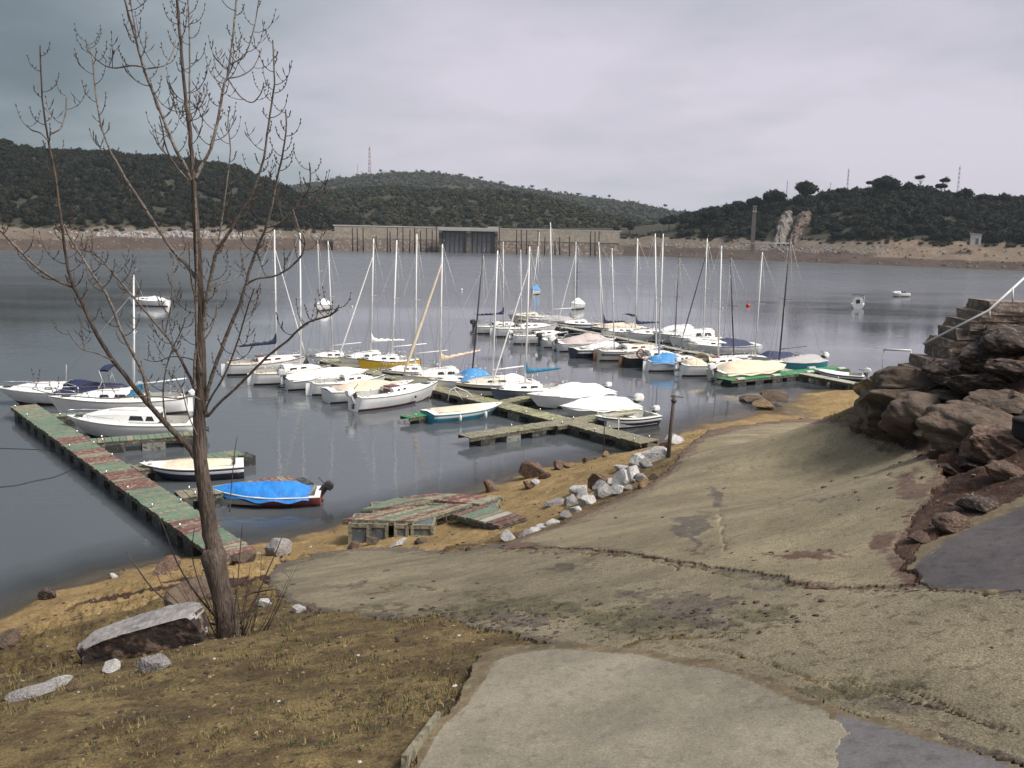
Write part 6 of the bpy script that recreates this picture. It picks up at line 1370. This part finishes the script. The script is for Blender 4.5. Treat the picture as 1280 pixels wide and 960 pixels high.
def limb(name, pts, w0, w1, dy=0.0, y0=0.0, parent=None, m=None, twigs=1.0, start=.25, seed=0, n=8, rough=0.0):
    K = len(pts); P = [WY(x, y, TY+y0+dy*(i/(K-1))**1.2)-TB for i, (x, y) in enumerate(pts)]; S = smooth_pts(P, 5); N_ = len(S); rng = random.Random(seed+11)
    wr = lambda s: (w0+(w1-w0)*s**.8)*PXM/2
    rs = [wr(i/(N_-1))*(1+rough*rng.uniform(-.6, .6)) for i in range(N_)]
    S = [p+Vector((rng.uniform(-1, 1), rng.uniform(-1, 1), 0))*rs[i]*(.07 if w0 > 20 else .2) for i, p in enumerate(S)]
    o = MB().tube(S, rs, m or m_bk2, n).build(name, parent or tree)
    if twigs:
        mb = MB(); Ltot = sum((S[i+1]-S[i]).length for i in range(N_-1)); cnt = int(Ltot*9*twigs*(1-start)); side = 1
        for k in range(cnt):
            s = start+(1-start)*((k+rng.random())/cnt)**.9; i = min(int(s*(N_-1)), N_-2); p = S[i].lerp(S[i+1], s*(N_-1)-i); ax = (S[i+1]-S[i]).normalized()
            a = rng.uniform(0, 6.283); side = -side; out = Vector((side*(.5+.5*abs(math.cos(a))), math.sin(a)*.8, .05+.25*rng.random())); out = (out-ax*out.dot(ax)*.6).normalized()
            L_ = rng.uniform(.14, .52)*(1.15-.6*s)*(1.5 if rng.random() < .18 else 1); r = max(.0028, min(.0055, wr(s)*.5)); q = [p]; dirv = out.copy()
            for j in range(6): dirv = (dirv+Vector((0, 0, .20+.10*j))).normalized(); q.append(q[-1]+dirv*L_/6)
            mb.tube(q, [r, r*.9, r*.85, r*.75, r*.7, r*.6, r*.5], m_tw, 4, cap=False)
            for j in (2, 3, 4, 5, 6):
                if rng.random() < .9 or j == 6:
                    bd = (q[j]-q[j-1]).normalized() if j == 6 else (Vector((rng.uniform(-1, 1), rng.uniform(-.8, .8), .8)).normalized()); bl = rng.uniform(.018, .042)
                    mb.tube([q[j], q[j]+bd*bl*.5, q[j]+bd*bl], [r*.7, .0085, .001], m_tw, 4, cap=False)
            if L_ > .35:
                for j in (2, 3, 4):
                    dv = Vector((rng.uniform(-1, 1), rng.uniform(-1, 1), .3)).normalized(); q2 = [q[j]]
                    for jj in range(3): dv = (dv+Vector((0, 0, .35))).normalized(); q2.append(q2[-1]+dv*.05)
                    mb.tube(q2, [r*.6, r*.55, .007, .001], m_tw, 4, cap=False)
        mb.build('twigs', o if parent is None or True else parent, kind='stuff')
    return o
trunk = limb('trunk', [(289, 806), (284, 785), (278, 745), (270, 705), (268, 688), (262, 660), (257, 620), (251, 575), (249, 530), (251, 480), (250, 420), (249, 360), (246, 300), (243, 250), (242, 222)], 30, 5, m=m_bk, twigs=0, n=16, rough=.05)
MB().tube([Vector((0, 0, 0)), WY(268, 695, TY)-TB+Vector((0, -.02, 0)), WY(266, 685, TY)-TB], [.02, .165, .13], m_bk, 12).build('burl', tree)
LIMBS = [
 ([(242, 226), (240, 200), (236, 150), (233, 133), (228, 77), (223, 20), (220, -40), (222, -120)], 10, 4, .3, 0, .02),
 ([(245, 420), (246, 317), (243, 233), (239, 170), (237, 133), (237, 50), (235, 0), (232, -70)], 5, 2.5, .5, -.12, .45),
 ([(244, 224), (252, 207), (263, 187), (273, 147), (280, 105), (285, 93), (293, 27), (297, -20), (300, -70)], 8, 3, .6, 0, .12),
 ([(284, 96), (287, 82), (300, 74), (308, 65), (314, 48), (319, 28), (324, -3), (327, -30)], 4, 2, .3, .35, .1),
 ([(284, 98), (300, 95), (315, 86), (324, 70), (327, 60)], 3, 1.8, .2, .35, .2),
 ([(286, 100), (300, 120), (315, 128), (326, 117), (330, 103)], 3, 1.8, -.2, .35, .2),
 ([(240, 226), (230, 205), (220, 187), (202, 143), (190, 112), (180, 87), (170, 50), (160, 15), (152, -20), (150, -60)], 8, 3, -.5, 0, .12),
 ([(172, 58), (168, 30), (163, 0), (162, -40)], 3, 2, -.1, -.35, .1),
 ([(180, 84), (165, 82), (143, 85), (128, 80), (115, 68), (108, 53)], 3.5, 2, .3, -.3, .1),
 ([(180, 86), (197, 84), (208, 80), (216, 65), (220, 50)], 3.5, 1.8, .3, -.3, .1),
 ([(238, 228), (225, 214), (213, 197), (206, 178), (203, 160), (199, 145)], 5, 2, -.6, 0, .3),
 # far-left limb
 ([(248, 578), (238, 562), (222, 545), (208, 530), (186, 506), (168, 484), (142, 451), (120, 416), (103, 379), (92, 358), (84, 331), (77, 280), (68, 213), (60, 173), (53, 123), (50, 57)], 14, 2.5, -.9, 0, .45),
 ([(92, 359), (74, 352), (50, 337), (31, 320), (12, 300), (-4, 284)], 6, 4, -.5, -.45, .2),
 ([(60, 175), (50, 166), (40, 163), (35, 158)], 3, 2, .2, -.8, .2), ([(62, 168), (76, 160), (82, 140), (83, 118)], 3, 2, .2, -.8, .2),
 ([(188, 508), (179, 467), (166, 442), (151, 412), (142, 388), (131, 364), (118, 346), (103, 322), (88, 298), (80, 280)], 8, 3, -.4, -.3, .2),
 ([(243, 486), (238, 473), (219, 436), (206, 418), (175, 381), (153, 355), (136, 335), (120, 318), (100, 312)], 7, 3, .8, 0, .25),
 ([(206, 418), (214, 380), (216, 340), (218, 315)], 4, 2, .3, .35, .2),
 ([(248, 352), (232, 330), (219, 317), (200, 290), (183, 263), (170, 243), (157, 223), (146, 203), (137, 187), (125, 150), (118, 100), (115, 70), (108, 52)], 8, 2.5, .9, 0, .35),
 ([(244, 488), (243, 460), (245, 438), (252, 400), (258, 375), (265, 345), (272, 310), (278, 270), (284, 225), (288, 187), (285, 157), (286, 140)], 6, 2, .4, -.1, .3),
 ([(252, 440), (256, 390), (264, 345), (270, 317), (285, 293), (300, 268), (313, 247), (322, 222), (330, 197), (335, 160), (341, 120), (343, 100), (341, 50)], 9, 2.5, -.6, 0, .35),
 ([(258, 500), (261, 483), (272, 450), (289, 405), (300, 380), (307, 356), (316, 325), (326, 300), (333, 283), (341, 250), (347, 220), (352, 200), (355, 183), (358, 160), (357, 137)], 9, 2.5, -.9, .0, .35),
 ([(307, 356), (322, 348), (343, 345), (360, 336), (375, 322), (381, 308), (380, 296), (374, 288)], 5, 3, -.3, -.45, .2),
 ([(333, 284), (348, 280), (362, 268), (376, 250), (386, 236), (388, 220), (387, 203)], 5, 2.5, -.3, -.55, .2),
 ([(366, 262), (370, 275), (374, 285), (381, 284)], 3, 2, -.1, -.7, .2),
 ([(260, 520), (275, 503), (295, 485), (312, 468), (335, 445), (359, 426), (372, 413), (385, 403), (400, 398), (411, 395), (418, 390), (421, 385)], 6, 3, -1.2, 0, .45),
 ([(256, 520), (262, 500), (280, 470), (296, 430), (305, 400), (311, 380), (318, 360)], 5, 2, -1.0, 0, .3),
 ([(252, 470), (246, 430), (244, 380), (238, 340), (236, 300)], 4, 2, -.5, -.1, .2),
 ([(208, 530), (204, 500), (206, 470), (214, 440), (228, 410), (232, 395)], 4, 2, -.3, -.1, .2),
 ([(142, 451), (120, 441), (104, 437), (92, 425), (84, 412)], 3.5, 2, -.2, -.35, .2),
 ([(250, 500), (240, 495), (222, 498), (180, 495), (140, 498), (100, 496), (65, 492), (40, 486)], 3.5, 1.5, -.6, -.1, .5),
 ([(247, 545), (236, 520), (228, 490), (218, 470), (206, 460)], 3, 1.6, -.3, -.1, .3),
 ([(250, 455), (236, 448), (214, 446), (196, 452), (180, 449)], 3, 1.6, .4, 0, .3),
 ([(249, 375), (262, 360), (290, 350), (300, 340)], 3, 1.8, .4, 0, .3),
 ([(251, 430), (262, 415), (270, 395), (272, 370), (277, 350)], 3.5, 1.8, .3, 0, .3),
]
for i, (pts, w0, w1, dy, y0, stt) in enumerate(LIMBS):
    limb('limb', pts, w0*.58, w1*.58, dy=dy, y0=y0, twigs=.95 if len(pts) > 6 else .8, start=stt, seed=i*7, m=m_bk if w0 > 9 else m_bk2, n=8 if w0 > 5 else 6)
# suckers at the foot
sh = thing('sucker_shoots', (TB.x, TB.y, TB.z), 0, 'thicket of thin bare shoots around the foot of the poplar', 'shrub'); rng = random.Random(77)
def shoot(P, r, mb):
    mb.tube(P, [r*(1-.75*i/(len(P)-1)) for i in range(len(P))], m_tw, 5)
for k in range(46):
    a = rng.uniform(0, 6.28); rr = rng.uniform(.08, .42); bx = math.cos(a)*rr+.12; by = math.sin(a)*rr*.6; bz = gz(TB.x+bx, TB.y+by)-TB.z-.02
    L_ = rng.uniform(.35, 1.35)*(1.0 if rng.random() < .6 else .6); P = [Vector((bx, by, bz))]; dv = Vector((math.cos(a)*.45+rng.uniform(-.25, .35), math.sin(a)*.4, 1)).normalized()
    for j in range(6): dv = (dv+Vector((rng.uniform(-.08, .08), rng.uniform(-.08, .08), .06))).normalized(); P.append(P[-1]+dv*L_/6)
    mb = MB(); shoot(P, rng.uniform(.004, .008), mb)
    for j in range(2, 6):
        if rng.random() < .55: q = P[j]+Vector((rng.uniform(-.12, .12), rng.uniform(-.08, .08), rng.uniform(.06, .16))); shoot([P[j], q], .004, mb)
    mb.build('shoot', sh)
for (pts, w) in [([(305, 785), (280, 783), (250, 775), (215, 755), (190, 735), (168, 705), (158, 690)], 3.2), ([(268, 770), (240, 735), (220, 700), (207, 665), (198, 645)], 2.4), ([(262, 760), (246, 720), (240, 690), (243, 660)], 2.0), ([(300, 780), (318, 752), (334, 715), (345, 690), (352, 672)], 2.4), ([(292, 775), (297, 730), (300, 690), (303, 655)], 2.0), ([(245, 790), (228, 760), (205, 735), (195, 715)], 2.0), ([(287, 640), (290, 600), (294, 560), (297, 545)], 1.6), ([(306, 745), (312, 742), (340, 737), (350, 738)], 3)]:
    P = [WY(x, y, TY+rng.uniform(-.15, .15))-TB for x, y in pts]; mb = MB(); S = smooth_pts(P, 4); mb.tube(S, [w*PXM/2*(1-.6*i/(len(S)-1)) for i in range(len(S))], m_tw, 5); mb.build('shoot', sh)

# ------------------------------------------------------------------ loose stuff on the ground
def world_scatter(n, px0, px1, py0, py1, seed, keep):
    rng = np.random.RandomState(seed); X = []; tries = 0
    # sample in plan, weighted to the part of the bank in view
    r = np.exp(rng.uniform(math.log(3.5), math.log(46), n)); az = rng.uniform(-.62, .62, n); x = np.sin(az)*r; y = np.cos(az)*r
    z, m, M, px, py, kn, led = full_z(x, y, True); k = keep(x, y, z, m, M, px, py, kn, rng); return x[k], y[k], z[k], r[k], px[k], py[k], rng
def pebbles(name, n, seed, keep, size, m, lb):
    x, y, z, r, px, py, rng = world_scatter(n, 0, 0, 0, 0, seed, keep); pr = [rock_np(i+40, 1, .5, 5) for i in range(6)]
    s = size[0]+(size[1]-size[0])*rng.rand(len(x))**3*1.0; s = s*np.clip(r/9, .55, 1.9)
    Vs = []; Fs = []; nn = 0
    for i in range(len(x)):
        V, Fc = pr[rng.randint(6)]; a = rng.rand()*6.28; c, t_ = math.cos(a), math.sin(a); X = V*[1, .75, .5]*s[i]
        Vs.append(np.c_[X[:, 0]*c-X[:, 1]*t_+x[i], X[:, 0]*t_+X[:, 1]*c+y[i], X[:, 2]+z[i]+s[i]*.12]); Fs.append(Fc+nn); nn += len(V)
    return np_mesh(name, np.concatenate(Vs), np.concatenate(Fs), [m], smooth=False, label=lb, kind='stuff')
nopave = lambda M: ~(M['slab'] | M['slab_dark'] | M['apron'] | M['slipway'] | M['path'])
pebbles('pebbles', 4200, 1, lambda x, y, z, m, M, px, py, kn, r: nopave(M) & (z > .02) & (m < 7.2) & (px > -200) & (px < 1400), (.006, .04), R_OCH, 'small tan stones scattered over the sand and bank')
pebbles('pebbles', 5000, 2, lambda x, y, z, m, M, px, py, kn, r: nopave(M) & (z > .02) & (px > -200) & (px < 1400), (.006, .045), R_DRK, 'small dark stones and clods scattered over the bank')
pebbles('pebbles', 260, 3, lambda x, y, z, m, M, px, py, kn, r: nopave(M) & (z > .02) & (px > -200) & (px < 1300), (.010, .045), R_PALE, 'small pale chips scattered over the bank')
def on_ap(x, y, z, m, M, px, py, kn, r):
    c = np.maximum(np.exp(-((px-640)/130)**2-((py-778)/18)**2), np.exp(-((px-860)/130)**2-((py-775)/16)**2)); c = np.maximum(c, np.exp(-((px-1010)/90)**2-((py-697)/9)**2)); c = np.maximum(c, np.exp(-((px-1140)/40)**2-((py-650)/60)**2)*.6)
    return (M['apron'] | M['slipway']) & (c+.012 > r.rand(len(x)))
pebbles('debris', 60000, 4, on_ap, (.010, .060), R_DRK, 'dark crumbs of earth and leaf litter on the broken concrete')
pebbles('debris', 3500, 9, lambda x, y, z, m, M, px, py, kn, r: (M['slab'] | M['slab_dark'] | M['path']) & (px > -200) & (px < 1500), (.003, .016), R_DRK, 'specks of grit and leaf litter on the smooth slabs')
def blades(name, n, seed, keep, h, cols, lb):
    x, y, z, r, px, py, rng = world_scatter(n, 0, 0, 0, 0, seed, keep); Vs = []; Fs = []; mi = []
    for i in range(len(x)):
        k = rng.randint(5, 10)
        for j in range(k):
            a = rng.rand()*6.28; hh = h*(.4+rng.rand())*min(1.4, max(.7, r[i]/8)); bx = x[i]+rng.normal()*.03; by = y[i]+rng.normal()*.03; w = .004+.004*rng.rand(); lx = math.cos(a)*hh*.8*rng.rand(); ly = math.sin(a)*hh*.8*rng.rand()
            b0 = len(Vs); Vs += [(bx-math.sin(a)*w, by+math.cos(a)*w, z[i]-.01), (bx+math.sin(a)*w, by-math.cos(a)*w, z[i]-.01), (bx+lx, by+ly, z[i]+hh)]; Fs.append((b0, b0+1, b0+2)); mi.append(rng.randint(len(cols)))
    return np_mesh(name, np.array(Vs), np.array(Fs), cols, smooth=False, mi=mi, label=lb, kind='stuff')
m_g1 = mat('dry_grass', (.26, .20, .09), (.18, .14, .06), rough=.95); m_g2 = mat('green_grass', (.075, .10, .03), (.05, .07, .022), rough=.95); m_g3 = mat('brown_grass', (.095, .062, .034), (.06, .04, .024), rough=.95)
def kg(dens, zone):
    def f(x, y, z, m, M, px, py, kn, r): return nopave(M) & zone(px, py, m) & (fbm(x*1.1, y*1.1, 3, 55)+dens > r.rand(len(x))*1.2-.1)
    return f
blades('dry_grass', 30000, 5, kg(.12, lambda px, py, m: (px > -100) & (px < 640) & (py > 770) & (m > 3.9)), .034, [m_g1, m_g3, m_g1, m_g2], 'short dry grass on the near bank')
blades('green_grass', 9000, 6, lambda x, y, z, m, M, px, py, kn, r: nopave(M) & (np.exp(-((px-500)/55)**2-((py-880)/26)**2)+np.exp(-((px-420)/70)**2-((py-935)/18)**2)+.6*np.exp(-((px-350)/60)**2-((py-800)/16)**2) > r.rand(len(x))*.9+.1), .045, [m_g2, m_g2, m_g1], 'patch of green grass beside the slab corner')
blades('edge_grass', 14000, 7, lambda x, y, z, m, M, px, py, kn, r: nopave(M) & (np.exp(-((px-560+(880-py)*-.55)/22)**2)*(py > 840)*(py < 960) > r.rand(len(x))*.9+.1), .07, [m_g1, m_g1, m_g3], 'tufts of dry grass along the slab edge')
blades('weeds', 9000, 8, lambda x, y, z, m, M, px, py, kn, r: (np.exp(-((px-640)/120)**2-((py-775)/13)**2)+.8*np.exp(-((px-850)/120)**2-((py-798)/6)**2)+.5*np.exp(-((px-1240)/30)**2-((py-592)/14)**2) > r.rand(len(x))*1.0+.1), .035, [m_g3, m_g1, m_g2], 'low weeds growing in the joints of the concrete')

# ------------------------------------------------------------------ haze in the air
HZ = 0.00013
bm = bmesh.new(); bmesh.ops.create_cube(bm, size=1.0); me = bpy.data.meshes.new('haze'); bm.to_mesh(me); bm.free()
hz = bpy.data.objects.new('haze', me); COL.objects.link(hz); hz.scale = (9200, 9200, 0); hz.scale = (9200, 9200, 152.0); hz.location = (0, 0, 152/2-7.0)
tag(hz, 'thin bluish haze lying over the lake', None, None, 'stuff')
mh = bpy.data.materials.new('haze_air'); mh.use_nodes = True; nt = mh.node_tree; nt.nodes.clear(); out = nt.nodes.new('ShaderNodeOutputMaterial'); pv = nt.nodes.new('ShaderNodeVolumePrincipled')
pv.inputs['Color'].default_value = (.70, .80, .88, 1); pv.inputs['Density'].default_value = HZ; pv.inputs['Anisotropy'].default_value = .0
nt.links.new(pv.outputs[0], out.inputs['Volume']); me.materials.append(mh)
